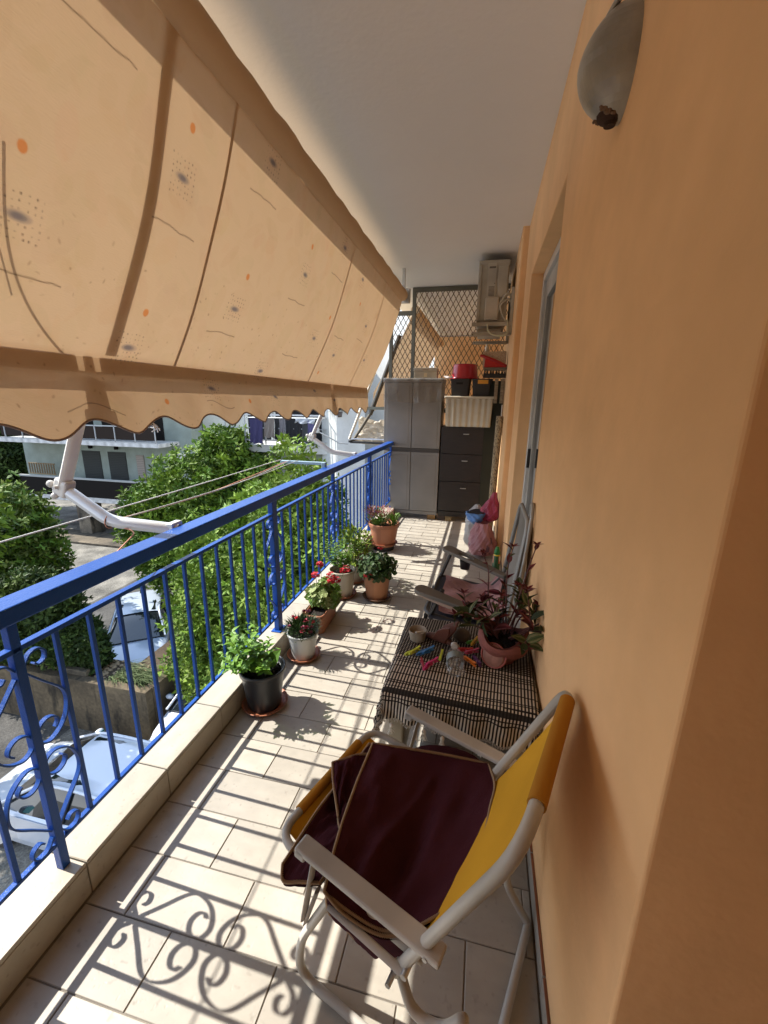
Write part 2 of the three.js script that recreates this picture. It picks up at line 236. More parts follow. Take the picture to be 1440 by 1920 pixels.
// ---------------------------------------------------------------- awning
const FA = [-.955, 2.486], FF = [-1.337, 1.579], AZ0 = -4.92, AZ1 = .72;
function fabricPoint(z, s, off = 0) { // s: 0 at the roller, 1 at the front bar; sags a little inward
  const nx = .921, ny = -.388, sag = .035 * Math.sin(Math.PI * s) + .004 * Math.sin(z * 5.1 + s * 3) * Math.sin(Math.PI * s) + .003 * Math.sin(z * 11 + s * 9) * s * (1 - s) * 4;
  return V(FA[0] + (FF[0] - FA[0]) * s + nx * (sag + off), FA[1] + (FF[1] - FA[1]) * s + ny * (sag + off), z);
}
const AL = .984;
const valBottom = z => 1.343 + .029 * Math.cos((z + 1.42) / .331 * 2 * Math.PI + Math.PI) ;
const printTex = canvasTex(2048, 512, (c, w, h) => { // 6.4 m x 1.6 m of printed, weathered acrylic cloth (fabric length then valance)
  const X = z => (1.6 - z) / 6.4 * w, Y = s => s / 1.6 * h, r = mulberry(99);
  c.fillStyle = '#e9d2b4'; c.fillRect(0, 0, w, h);
  for (let i = 0; i < 2600; i++) { c.fillStyle = `rgba(${120 + r() * 90},${90 + r() * 60},${50 + r() * 40},${.008 + r() * .025})`; const x = r() * w, y = r() * h, a = 2 + r() * 26; c.beginPath(); c.ellipse(x, y, a, a * (.2 + r() * .5), r() * 3, 0, 7); c.fill(); }
  for (let i = 0; i < 900; i++) { c.fillStyle = `rgba(90,62,34,${.06 + r() * .22})`; const y = h * (.35 + .65 * r()); c.beginPath(); c.ellipse(r() * w, y, .5 + r() * 2.2, .4 + r() * 1.2, r() * 3, 0, 7); c.fill(); }
  const blot = [[-1.49, .33], [-1.98, .67], [-1.43, .93], [-2.0, .05], [-2.54, .36], [-.98, .64], [-2.97, .67], [-3.45, .74], [-3.02, .07], [-3.51, .14], [-2.43, .95], [-3.95, .42], [-4.3, .7], [-.5, .32], [-.45, .95], [.1, .64], [.6, .3], [1.1, .7], [-1.95, 1.09], [-3.3, 1.06], [-3.75, 1.12], [-2.62, 1.13], [-.75, 1.1]], dots = [[-.97, .49], [-1.50, .18], [-1.46, .79], [-2.0, .515], [-2.55, .21], [-3.1, .5], [-3.6, .3], [-.45, .6], [.2, .2], [.8, .5], [-1.62, 1.17], [-2.3, 1.16], [-3.3, .9]], lines = [[-1.38, .487], [-1.87, .20], [-2.42, .515], [-1.83, .80], [-.9, .78], [-1.03, .17], [-2.9, .25], [-3.3, .6], [-3.8, .55], [-2.6, .82], [-.4, .5], [.3, .4], [.9, .8], [-1.15, 1.18], [-1.9, 1.17]];
  for (const [z, s] of blot) { const x = X(z), y = Y(s); for (let k = 0; k < 14; k++) { c.fillStyle = `rgba(84,88,112,${.035 + k * .005})`; c.beginPath(); c.ellipse(x + (r() - .5) * 3, y, 13 - k * .7, 5 - k * .25, 0, 0, 7); c.fill(); }
    c.fillStyle = 'rgba(60,50,40,.6)'; for (let a = -3; a <= 3; a++) for (let b = -3; b <= 3; b++) if (Math.abs(b) > 0 || Math.abs(a) > 2) { c.beginPath(); c.arc(x + a * 6 + (r() - .5) * 2, y + b * 5.6 + (r() - .5) * 2, .35 + r() * .5, 0, 7); c.fill(); } }
  for (const [z, s] of dots) { c.fillStyle = 'rgba(226,128,56,.62)'; c.beginPath(); c.ellipse(X(z), Y(s), 4, 4.6, 0, 0, 7); c.fill(); }
  c.strokeStyle = 'rgba(70,54,40,.6)'; c.lineWidth = .9; for (const [z, s] of lines) { c.beginPath(); let x = X(z), y = Y(s); c.moveTo(x, y); for (let k = 0; k < 8; k++) { x += 9; y += (r() - .5) * 3; c.lineTo(x, y); } c.stroke(); }
});
const fabUV = (z, s) => [(1.6 - z) / 6.4, 1 - s / 1.6];
const matAwning = M([.77, .66, .53], .95, { map: printTex, transmission: .17, thickness: 0, bumpMap: bumpCloth, bumpScale: .0008, ior: 1.3, specularIntensity: .2 });
const matAwningSolid = M([.62, .43, .25], .9, { bumpMap: bumpCloth, bumpScale: .0008 });
{
  const a = thing('awning', 'sand coloured drop awning with scalloped valance over the blue railing', 'awning');
  mesh('fabric', grid(150, 24, (u, v) => fabricPoint(AZ0 + (AZ1 - AZ0) * u, v), (u, v) => fabUV(AZ0 + (AZ1 - AZ0) * u, v * AL)), matAwning, a);
  const valP = (z, v) => { const yb = valBottom(z), y = 1.579 + (yb - 1.579) * v, k = clamp((1.47 - y) / .15, 0, 1); return V(-1.337 + .012 * Math.sin(v * Math.PI * .5) + k * (.012 + .011 * Math.sin((z + 1.42) / .331 * 6.283 + 1.2) + .006 * Math.sin(z * 31)), y, z); };
  const val = mesh('valance', grid(420, 12, (u, v) => valP(AZ0 + (AZ1 - AZ0) * u, v), (u, v) => { const z = AZ0 + (AZ1 - AZ0) * u; return fabUV(z, AL + .27 * v); }), matAwning, a);
  const hem = []; for (let i = 0; i <= 420; i++) hem.push(valP(AZ0 + (AZ1 - AZ0) * i / 420, 1)); mesh('hem', pipe(hem, .0042, { n: 6 }), M([.26, .19, .14], .9), val);
  for (const z of [-.25, -1.70, -3.18, -4.2]) { mesh('seam', grid(1, 24, (u, v) => fabricPoint(z + (u - .5) * .016, v, .003)), matAwningSolid, a); }
  mesh('pull_cord', [pipe(Array.from({ length: 21 }, (_, i) => { const t = i / 20; return fabricPoint(-.93 - .05 * t - .22 * t * t * t, .5 + .5 * t, -.02); }), .004, { n: 6 }), pipe(Array.from({ length: 13 }, (_, i) => { const t = i / 12; return fabricPoint(-.90 - .10 * t, .62 + .22 * t, -.02); }), .003, { n: 6 })], M([.3, .27, .22], .8), a);
  mesh('outer_strap', grid(1, 24, (u, v) => fabricPoint(-1.365 + (u - .5) * .048, v * .98, -.012)), matCream, a);
  const roll = []; for (let i = 0; i <= 60; i++) roll.push(V(-.952 + .002 * Math.sin(i * 1.7), 2.543 + .003 * Math.sin(i * 2.3), AZ0 + (AZ1 - AZ0) * i / 60));
  mesh('fabric_roll', pipe(roll, u => .058 + .003 * Math.sin(u * 90) * Math.sin(u * 17), { n: 20 }), matAwningSolid, a);
  mesh('roller_tube', cyl(.028, .028, AZ1 - AZ0 + .18, -.952, 2.543, (AZ0 + AZ1) / 2 - .0, Math.PI / 2), matAlu, a);
  for (const z of [AZ0 - .075]) { const b = mesh('roller_bracket', [rbox(.13, .15, .03, .012, -.942, 2.55, z), rbox(.035, .24, .028, .004, -.955, 2.70, z - .002), cyl(.042, .042, .04, -.952, 2.545, z + .01, Math.PI / 2)], matCream, a); for (const y of [2.605, 2.505]) mesh('bolt', cyl(.008, .008, .012, -.897, y, z + .018, Math.PI / 2), matSteel, b); }
  const bar = (z0, z1, y0 = 1.53, y1 = 1.60) => span(-1.39, -1.347, y0, y1, z0, z1, .008);
  const AZ = [-1.28, -3.73];
  const gaps = [[-1.32, -1.295], [-1.255, -1.23]], gaps2 = [[-3.755, -3.74], [-3.72, -3.705]];
  const segs = [[AZ0 - .005, gaps2[0][0]], [gaps2[0][1], gaps2[1][0]], [gaps2[1][1], gaps[0][0]], [gaps[0][1], gaps[1][0]], [gaps[1][1], AZ1]];
  mesh('front_bar', [...segs.map(s => bar(s[0], s[1])), ...gaps.concat(gaps2).map(g => span(-1.387, -1.35, 1.531, 1.551, g[0] - .004, g[1] + .004))], matCream, a);
  for (const z of AZ) { // folding drop arms from the handrail
    const arm = mesh('arm', [pipe([[-1.545, 1.108, z], [-1.368, 1.47, z + .005]], .027, { n: 12, flat: .55 })], matCream, a);
    mesh('lower_tube', pipe([[-1.545, 1.108, z], [-1.375, .985, z - .02], [-1.15, .945, z - .11]], .023, { corner: .04, n: 12 }), matAlu, arm);
    mesh('elbow', [rbox(.06, .07, .05, .012, -1.543, 1.113, z, 0, 0, -.4), ball(.014, .014, .014, -1.58, 1.128, z + .02), ball(.013, .013, .013, -1.566, 1.083, z + .024), cyl(.007, .007, .08, -1.546, 1.118, z, Math.PI / 2)], matCream, arm);
    mesh('bracket', [rbox(.05, .075, .085, .008, -1.382, 1.478, z), rbox(.03, .04, .12, .006, -1.386, 1.44, z), cyl(.006, .006, .14, -1.386, 1.425, z, Math.PI / 2), rbox(.02, .05, .02, .004, -1.386, 1.405, z + .05), rbox(.02, .05, .02, .004, -1.386, 1.405, z - .045)], matCream, arm);
    mesh('rail_clamp', [rbox(.03, .075, .06, .005, -1.166, .938, z - .11)], matAlu, arm);
  }
  const kn = []; const r = mulberry(5); for (let k = 0; k < 7; k++) kn.push(pipe([[-1.322, 1.35, -1.52], [-1.322 + r() * .02, 1.34 - r() * .02, -1.52 + (r() - .5) * .05], [-1.317, 1.327 - r() * .018, -1.52 + (r() - .5) * .07]], .0022, { n: 5 })); mesh('string_knot', kn, M([.8, .8, .8], .9), a);
}
// ---------------------------------------------------------------- wall lamp
{
  const l = thing('wall_lamp', 'frosted half dome wall lamp with a rusty bottom cap on the orange wall', 'lamp', [XW, 2.155, -1.215]);
  const g = clean(new THREE.SphereGeometry(1, 30, 22, Math.PI / 2, Math.PI)); // half facing -x
  const p = g.attributes.position; for (let i = 0; i < p.count; i++) { const y = p.getY(i), k = y > 0 ? 1 : 1; p.setXYZ(i, -Math.abs(p.getX(i)) * .100 * (1 - .10 * Math.max(0, y)), y * .102, p.getZ(i) * .088 * k); } g.computeVertexNormals();
  mesh('shade', g, M([.44, .42, .35], .35, { map: texGrime, clearcoat: .2 }), l);
  mesh('wall_plate', tr(rbox(.010, .12, .10, .004), -.0045, 0, 0), matCream, l);
  const rr = mulberry(12), bits = []; for (let i = 0; i < 46; i++) { const a = rr() * 6.28, q = rr(); bits.push(ball(.003 + rr() * .006, .002 + rr() * .005, .003 + rr() * .006, -.018 - .030 * q - .004, -.090 - .008 * rr() + .012 * q, Math.cos(a) * .026, 6)); }
  mesh('bottom_cap', [cyl(.018, .012, .02, -.022, -.100, 0), ball(.027, .018, .030, -.024, -.088, 0)], M([.10, .045, .022], .8, { map: texGrime, bumpMap: bumpFine, bumpScale: .004 }), l);
  mesh('rust_flakes', bits, M([.16, .10, .06], .9), l);
  mesh('top_clip', [rbox(.012, .01, .05, .003, -.045, .088, .02, 0, .2, .35)], M([.32, .30, .25], .5), l);
}
// ---------------------------------------------------------------- lattice screen and storage at the far end
{
  const s = thing('lattice_screen', 'brown diamond lattice screen in a metal frame behind the cabinets', 'screen');
  const mf = M([.125, .11, .07], .6, { map: texGrime }), mb = M([.11, .07, .035], .65), zL = -5.8;
  const x0 = -1.28, xm = -.965, x1 = .19, y0 = 1.0, y1 = 2.815;
  for (const [a, b] of [[x0, x0 + .045], [xm - .0225, xm + .0225]]) mesh('upright', span(a, b, .0, a === x0 ? 2.55 : y1, zL - .02, zL + .02, .003), mf, s);
  mesh('top_bar', span(xm + .0225, x1, y1 - .05, y1, zL - .02, zL + .02, .003), mf, s);
  mesh('side_top_bar', span(x0 + .045, xm - .0225, 2.50, 2.55, zL - .02, zL + .02, .003), mf, s);
  mesh('middle_bar', span(xm + .0225, x1, 1.30, 1.345, zL - .02, zL + .02, .003), mf, s);
  const bars = []; const add = (xa, xb, ya, yb) => { const dx = .066, slope = 1.75; // diamond lattice: two sets of parallel strips clipped to the panel
    for (const sg of [1, -1]) for (let c = -40; c < 60; c++) { // x = xa + c*dx + sg*(y-ya)/slope
      const xs = xa + c * dx; let t0 = ya, t1 = yb; const f = y => xs + sg * (y - ya) / slope; const yAt = x => ya + (x - xs) * slope * sg; const lo = sg > 0 ? yAt(xa) : yAt(xb), hi = sg > 0 ? yAt(xb) : yAt(xa); t0 = Math.max(t0, lo); t1 = Math.min(t1, hi); if (t1 - t0 < .02) continue;
      const L = Math.hypot(f(t1) - f(t0), t1 - t0); bars.push(box(.0085, L, .004, (f(t0) + f(t1)) / 2, (t0 + t1) / 2, zL + sg * .003, 0, 0, -Math.atan2(sg, slope))); } };
  add(xm + .0225, x1, 1.345, y1 - .05); add(x0 + .045, xm - .0225, 1.2, 2.5);
  const lm = mesh('lattice', bars, mb, s); lm.userData.kind = 'stuff';
}
{
  const c = thing('storage_cabinet', 'tall grey plastic storage cabinet with four doors standing on wood blocks', 'cabinet');
  const mg = M([.215, .20, .18], .5, { map: texSoft, bumpMap: bumpFine, bumpScale: .0004 }), md = M([.15, .135, .12], .5), mg2 = M([.225, .21, .19], .5, { map: texSoft, bumpMap: bumpFine, bumpScale: .0003 });
  mesh('body', [span(-1.2, -.508, .06, 1.66, -5.58, -5.215, .004), span(-1.2, -.508, .06, .1, -5.58, -5.195, .003)], mg, c);
  mesh('top', span(-1.21, -.498, 1.66, 1.705, -5.59, -5.18, .006), md, c);
  mesh('middle_shelf', span(-1.199, -.509, .845, .888, -5.4, -5.205, .003), M([.06, .052, .045], .6), c);
  const dy = [[.105, .842], [.891, 1.657]];
  for (const [a, b] of dy) for (const [x0, x1] of [[-1.199, -.858], [-.852, -.509]]) { const d = mesh('door', [span(x0, x1, a, b, -5.214, -5.19, .005)], mg2, c); mesh('door_panel', span(x0 + .035, x1 - .035, a + .04, b - .04, -5.192, -5.187, .003), mg2, d); if (b > 1.2) mesh('latch', span(x0 < -1 ? -1.05 : -.66, x0 < -1 ? -1.035 : -.645, 1.53, 1.575, -5.19, -5.184, .002), md, d); }
  const wb = (label, x, y, z, w, h, d, col) => { const b = mesh('wood_block', [rbox(w, h, d, .003, x, y, z)], M(col, .8, { map: texGrain })); tag(b, label, 'wood block'); };
  wb('sunlit pine block under the right corner of the grey cabinet', -.575, .03, -5.26, .10, .058, .12, [.62, .36, .13]);
  wb('pine block under the left corner of the grey cabinet', -1.12, .03, -5.26, .10, .058, .12, [.5, .3, .12]);
  wb('pale wood block under the dark drawers near the middle of the floor', -.36, .028, -5.22, .075, .054, .09, [.5, .36, .17]);
  wb('dark wood block under the dark drawers beside the grey cabinet', -.45, .027, -5.25, .09, .052, .1, [.14, .09, .06]);
  wb('wood block under the wall side of the dark drawers', .06, .027, -5.25, .08, .052, .1, [.3, .2, .1]);
  // clear plastic film over the cabinet top
  const film = mesh('plastic_film', grid(30, 12, (u, v) => { const x = -1.205 + u * .78; const drop = 1.455 - .05 * Math.sin(u * 2.6) + .03 * u; const z = v < .25 ? -5.45 + v / .25 * .275 : -5.168 + .004 * Math.sin(u * 22 + v * 5); const y = v < .25 ? 1.7085 : 1.7085 + (drop - 1.7085) * ((v - .25) / .75); return V(x, y, z + .004 * Math.sin(u * 37)); }), M([.82, .80, .76], .12, { transmission: .93, thickness: 0, specularIntensity: .6 }));
  tag(film, 'clear plastic sheet hanging over the top front of the grey cabinet', 'plastic sheet');
  const bx = thing('shoe_box', 'flat cream cardboard box with a dark emblem on top of the grey cabinet', 'box', [-.72, 1.712, -5.33], .03);
  const mc = M([.60, .52, .38], .85, { map: texGrime });
  mesh('base', rbox(.27, .075, .17, .003, 0, .0375, 0), mc, bx); const lid = mesh('lid', rbox(.28, .04, .18, .003, 0, .096, 0), M([.55, .48, .36], .85, { map: texGrime }), bx);
  mesh('emblem', span(-.018, .018, .012, .056, .0852, .0862), M(0xffffff, .8, { map: canvasTex(64, 64, (g, w, h) => { g.fillStyle = '#c9b48c'; g.fillRect(0, 0, w, h); g.fillStyle = '#3a2a1a'; g.fillRect(6, 4, 52, 10); g.fillRect(6, 4, 12, 28); g.fillRect(6, 26, 52, 10); g.fillRect(44, 30, 14, 30); g.fillRect(6, 50, 52, 10); g.clearRect(28, 16, 1, 1); }) }), bx);
  mesh('lettering', span(-.035, .035, .088, .098, .0902, .0912), M([.30, .22, .14], .8), lid);
}
{
  const d = thing('drawer_unit', 'dark brown three drawer unit beside the grey cabinet', 'drawers');
  const mw = M([.030, .019, .015], .42, { map: texGrain, bumpMap: bumpFine, bumpScale: .0003 });
  mesh('carcass', [span(-.495, .105, .055, 1.16, -5.62, -5.215, .003), span(-.488, .098, .055, .12, -5.3, -5.2, .003)], mw, d);
  for (const [a, b] of [[.13, .50], [.506, .835], [.841, 1.152]]) { const f = mesh('drawer', span(-.492, .102, a, b, -5.213, -5.19, .003), mw, d); mesh('handle', [rbox(.07, .010, .016, .004, -.20, b - .075, -5.178)], matSteel, f); }
  const wbx = thing('ribbed_storage_box', 'large cream ribbed plastic box on top of the dark drawers', 'box', [-.19, 1.163, -5.33]);
  const mcr = M([.58, .54, .44], .5, { map: texSoft });
  const n = 132, ringAt = (y, k) => { const r = []; for (let i = 0; i < n; i++) { const t = i / n * 4, sd = Math.floor(t), f = t - sd, hw = .262 * k, hd = .19 * k; let x, z, nx = 0, nz = 0; if (sd === 0) { x = -hw + 2 * hw * f; z = hd; nz = 1; } else if (sd === 1) { x = hw; z = hd - 2 * hd * f; nx = 1; } else if (sd === 2) { x = hw - 2 * hw * f; z = -hd; nz = -1; } else { x = -hw; z = -hd + 2 * hd * f; nx = -1; } const rib = (f > .06 && f < .94) ? .0075 * Math.tanh(3 * Math.sin(f * 2 * Math.PI * 7.5)) : 0; r.push(V(x + nx * rib, y, z + nz * rib)); } return r; };
  mesh('tub', loft([ringAt(.0, .955), ringAt(.012, .965), ringAt(.16, .985), ringAt(.318, 1.005)]), mcr, wbx); mesh('rim', rbox(.56, .026, .415, .01, 0, .333, 0), mcr, wbx);
  for (const [x, lab, st] of [[-.30, 'black plastic bin with a slot handle beside the plastic sheet', 0], [-.055, 'black plastic bin with an orange sticker on the cream box', 1]]) {
    const b = thing('black_bin', lab, 'bin', [x, 1.511, -5.32]); const ring = (y, k) => { const r = []; for (let i = 0; i < 28; i++) { const a = i / 28 * 6.2832, c = Math.cos(a), s = Math.sin(a), e = .22; r.push(V(Math.sign(c) * Math.pow(Math.abs(c), e) * .112 * k, y, Math.sign(s) * Math.pow(Math.abs(s), e) * .15 * k)); } return r; };
    mesh('tub', loft([ring(0, .9), ring(.165, 1), ring(.17, 1.05), ring(.19, 1.05)]), M([.02, .018, .018], .5), b);
    if (st) mesh('sticker', span(-.05, .065, .135, .178, .156, .1585), M([.72, .33, .04], .7), b); else mesh('handle_slot', rbox(.075, .022, .004, .0018, -.01, .14, .1475), M([.004, .004, .004], .9), b);
  }
  const rb = mesh('red_basin', lathe([[.001, .165], [.125, .165], [.138, .155], [.155, .02], [.172, .012], [.174, 0], [.166, 0]], 40), M([.42, .012, .025], .25, { clearcoat: .4 })); rb.position.set(-.265, 1.704, -5.33); rb.scale.set(1, 1, .85); tag(rb, 'red plastic basin upside down on the black bins', 'basin');
  const wr = mesh('white_wrapper', grid(10, 6, (u, v) => V(-.49 + u * .10, 1.704 + .022 * Math.sin(u * 5 + v * 3) * .6 + .016, -5.20 + .07 * v)), M([.8, .78, .78], .4)); tag(wr, 'crumpled white wrapper beside the red basin', 'wrapper');
}
{ // wall rack with odds and ends between the bins and the wall
  const r = thing('wall_rack', 'dark metal rack with hanging wood slats beside the orange wall', 'rack');
  mesh('shelf', span(-.05, .188, 1.79, 1.805, -5.25, -4.92, .003), M([.22, .19, .15], .6, { map: texGrime }), r);
  mesh('comb_bar', [span(-.05, .188, 1.70, 1.745, -4.99, -4.965, .003), ...Array.from({ length: 8 }, (_, i) => cyl(.004, .012, .035, -.035 + i * .03, 1.762, -4.977, 0, 0, 0, 6))], matBlack, r);
  for (const x of [.098, .162]) mesh('slat', [rbox(.036, .26, .014, .003, x, 1.565, -4.975)], M([.46, .38, .27], .8, { map: texGrain }), r);
  mesh('back_board', span(-.0, .19, .2, 1.68, -5.2, -5.185), M([.010, .013, .009], .9), r);
  const pb = thing('patterned_box', 'cream box with small red print on the wall rack', 'box', [.06, 1.807, -5.06], -.06);
  mesh('carton', rbox(.235, .165, .16, .002, 0, .0825, 0), M(0xffffff, .85, { map: canvasTex(256, 128, (c, w, h) => { c.fillStyle = '#b7a58f'; c.fillRect(0, 0, w, h); const q = mulberry(31); for (let i = 0; i < 500; i++) { c.fillStyle = q() < .5 ? '#7c2f26' : '#5d4a3c'; c.fillRect(q() * w, Math.floor(q() * 16) * 8, 2 + q() * 5, 2); } }, true) }), pb);
  pb.children[0].material.map.repeat.set(4, 6);
  const dp = thing('red_dustpan', 'red plastic dustpan leaning on the printed box', 'dustpan', [.055, 1.81, -4.965], 0);
  const sh = new THREE.Shape(); [[-.10, 0], [.125, .0], [.135, .02], [.02, .075], [-.115, .125], [-.145, .128], [-.15, .112], [-.09, .09]].forEach((p, i) => i ? sh.lineTo(...p) : sh.moveTo(...p));
  const dg = new THREE.ExtrudeGeometry(sh, { depth: .014, bevelEnabled: true, bevelSize: .003, bevelThickness: .003, bevelSegments: 2 }); mesh('pan', tri(tr(dg, 0, 0, 0, -.12)), M([.48, .02, .02], .35), dp); mesh('ridge', pipe([[-.145, .122, .012], [.125, .012, .024]], .009), M([.40, .015, .018], .35), dp);
  const b2 = mesh('small_bottle', lathe([[.001, 0], [.02, 0], [.021, .05], [.012, .062], [.012, .08], [.001, .08]], 16), M([.65, .6, .5], .4)); b2.position.set(-.03, 1.973, -5.06); tag(b2, 'small pale bottle standing on the printed box', 'bottle');
  const rug = thing('rolled_rug', 'rolled rug with a dark floral pattern standing upright by the wall', 'rug', [.135, 0, -4.78]);
  const rt = canvasTex(256, 512, (c, w, h) => { c.fillStyle = '#a8977a'; c.fillRect(0, 0, w, h); const q = mulberry(44); c.strokeStyle = '#1d140e'; for (let i = 0; i < 330; i++) { c.lineWidth = 2 + q() * 4; const x = q() * w, y = q() * h, a = q() * 6.3; c.beginPath(); c.arc(x, y, 4 + q() * 9, a, a + 2 + q() * 3); c.stroke(); } }, true); rt.repeat.set(8, 3);
  const rp = []; for (let i = 0; i <= 12; i++) rp.push([.0 + .02 * i / 12, .01 + 1.29 * i / 12, 0]); mesh('roll', pipe(rp, .037, { n: 18 }), M(0xffffff, .95, { map: rt, bumpMap: bumpCloth, bumpScale: .003 }), rug);
  const spi = []; for (let i = 0; i < 40; i++) { const a = i * .42, q = .004 + i * .0008; spi.push([.02 + Math.cos(a) * q, 1.303, Math.sin(a) * q]); } mesh('spiral_end', pipe(spi, .003, { n: 5 }), M([.30, .25, .19], .95), rug);
  const pole = mesh('white_pole', pipe([[.168, .0, -4.9], [.176, 1.42, -4.93]], .007), M([.6, .58, .55], .4)); tag(pole, 'thin white pole leaning behind the rolled rug', 'pole');
}
{ // air conditioner
  const a = thing('air_conditioner', 'beige outdoor air conditioner unit on wall brackets under the ceiling', 'air conditioner', [-.01, 2.185, -4.62]);
  const m = M([.50, .45, .35], .5, { map: texGrime }), m2 = M([.56, .51, .41], .5, { map: texGrime }), dk = M([.10, .085, .065], .7);
  mesh('casing', [rbox(.28, .545, .78, .012, 0, .2925, -.39), rbox(.288, .05, .786, .008, 0, .54, -.391)], m, a);
  mesh('front_edge', [rbox(.03, .50, .02, .006, -.128, .28, .001)], m2, a);
  const e = mesh('end_panel', [rbox(.085, .31, .012, .004, -.015, .385, .002), rbox(.088, .28, .010, .004, .085, .375, .001)], m2, a);
  mesh('vent_slots', Array.from({ length: 8 }, (_, i) => rbox(.055, .0045, .006, .0015, -.015, .255 + i * .011, .0075)), dk, e); mesh('grip', rbox(.06, .016, .008, .003, -.015, .5, .006), dk, e); mesh('screw', cyl(.004, .004, .006, .012, .36, .009, Math.PI / 2), dk, e);
  mesh('valve_cover', [rbox(.13, .20, .055, .014, .0, .135, .02)], M([.60, .54, .44], .45, { map: texGrime }), a);
  mesh('fan_grille', [cyl(.19, .19, .01, -.143, .29, -.43, 0, 0, Math.PI / 2, 32)], dk, a);
  for (const z of [-.03, -.66]) { const b = mesh('bracket', [rbox(.40, .035, .035, .004, .02, -.002, z + .045), rbox(.38, .032, .03, .004, .01, -.095, z + .045), rbox(.03, .42, .03, .004, .19, .11, z + .045)], m2, a); mesh('bolt', [cyl(.006, .006, .008, -.165, -.095, z + .062, Math.PI / 2)], dk, b); }
  mesh('drain_tray', rbox(.24, .03, .5, .004, -.01, -.05, -.3), m2, a);
  mesh('hose', [pipe([[.06, .16, .02], [.12, .25, .035], [.17, .27, .0], [.19, .2, -.05]], .013, { corner: .06 }), pipe([[.055, .1, .02], [.10, .19, .04], [.16, .225, .02], [.19, .15, -.04]], .011, { corner: .06 }), pipe([[.07, .18, .03], [.10, .08, .045], [.14, .02, .03], [.19, .0, -.02]], .008, { corner: .06 })], M([.46, .42, .33], .7), a);
  mesh('drain_hose', pipe([[-.03, -.01, .06], [-.02, -.08, .075], [.04, -.115, .075], [.13, -.118, .07], [.165, -.09, .06], [.155, .03, .06]], .0075, { corner: .05 }), M([.50, .50, .36], .6), a);
}
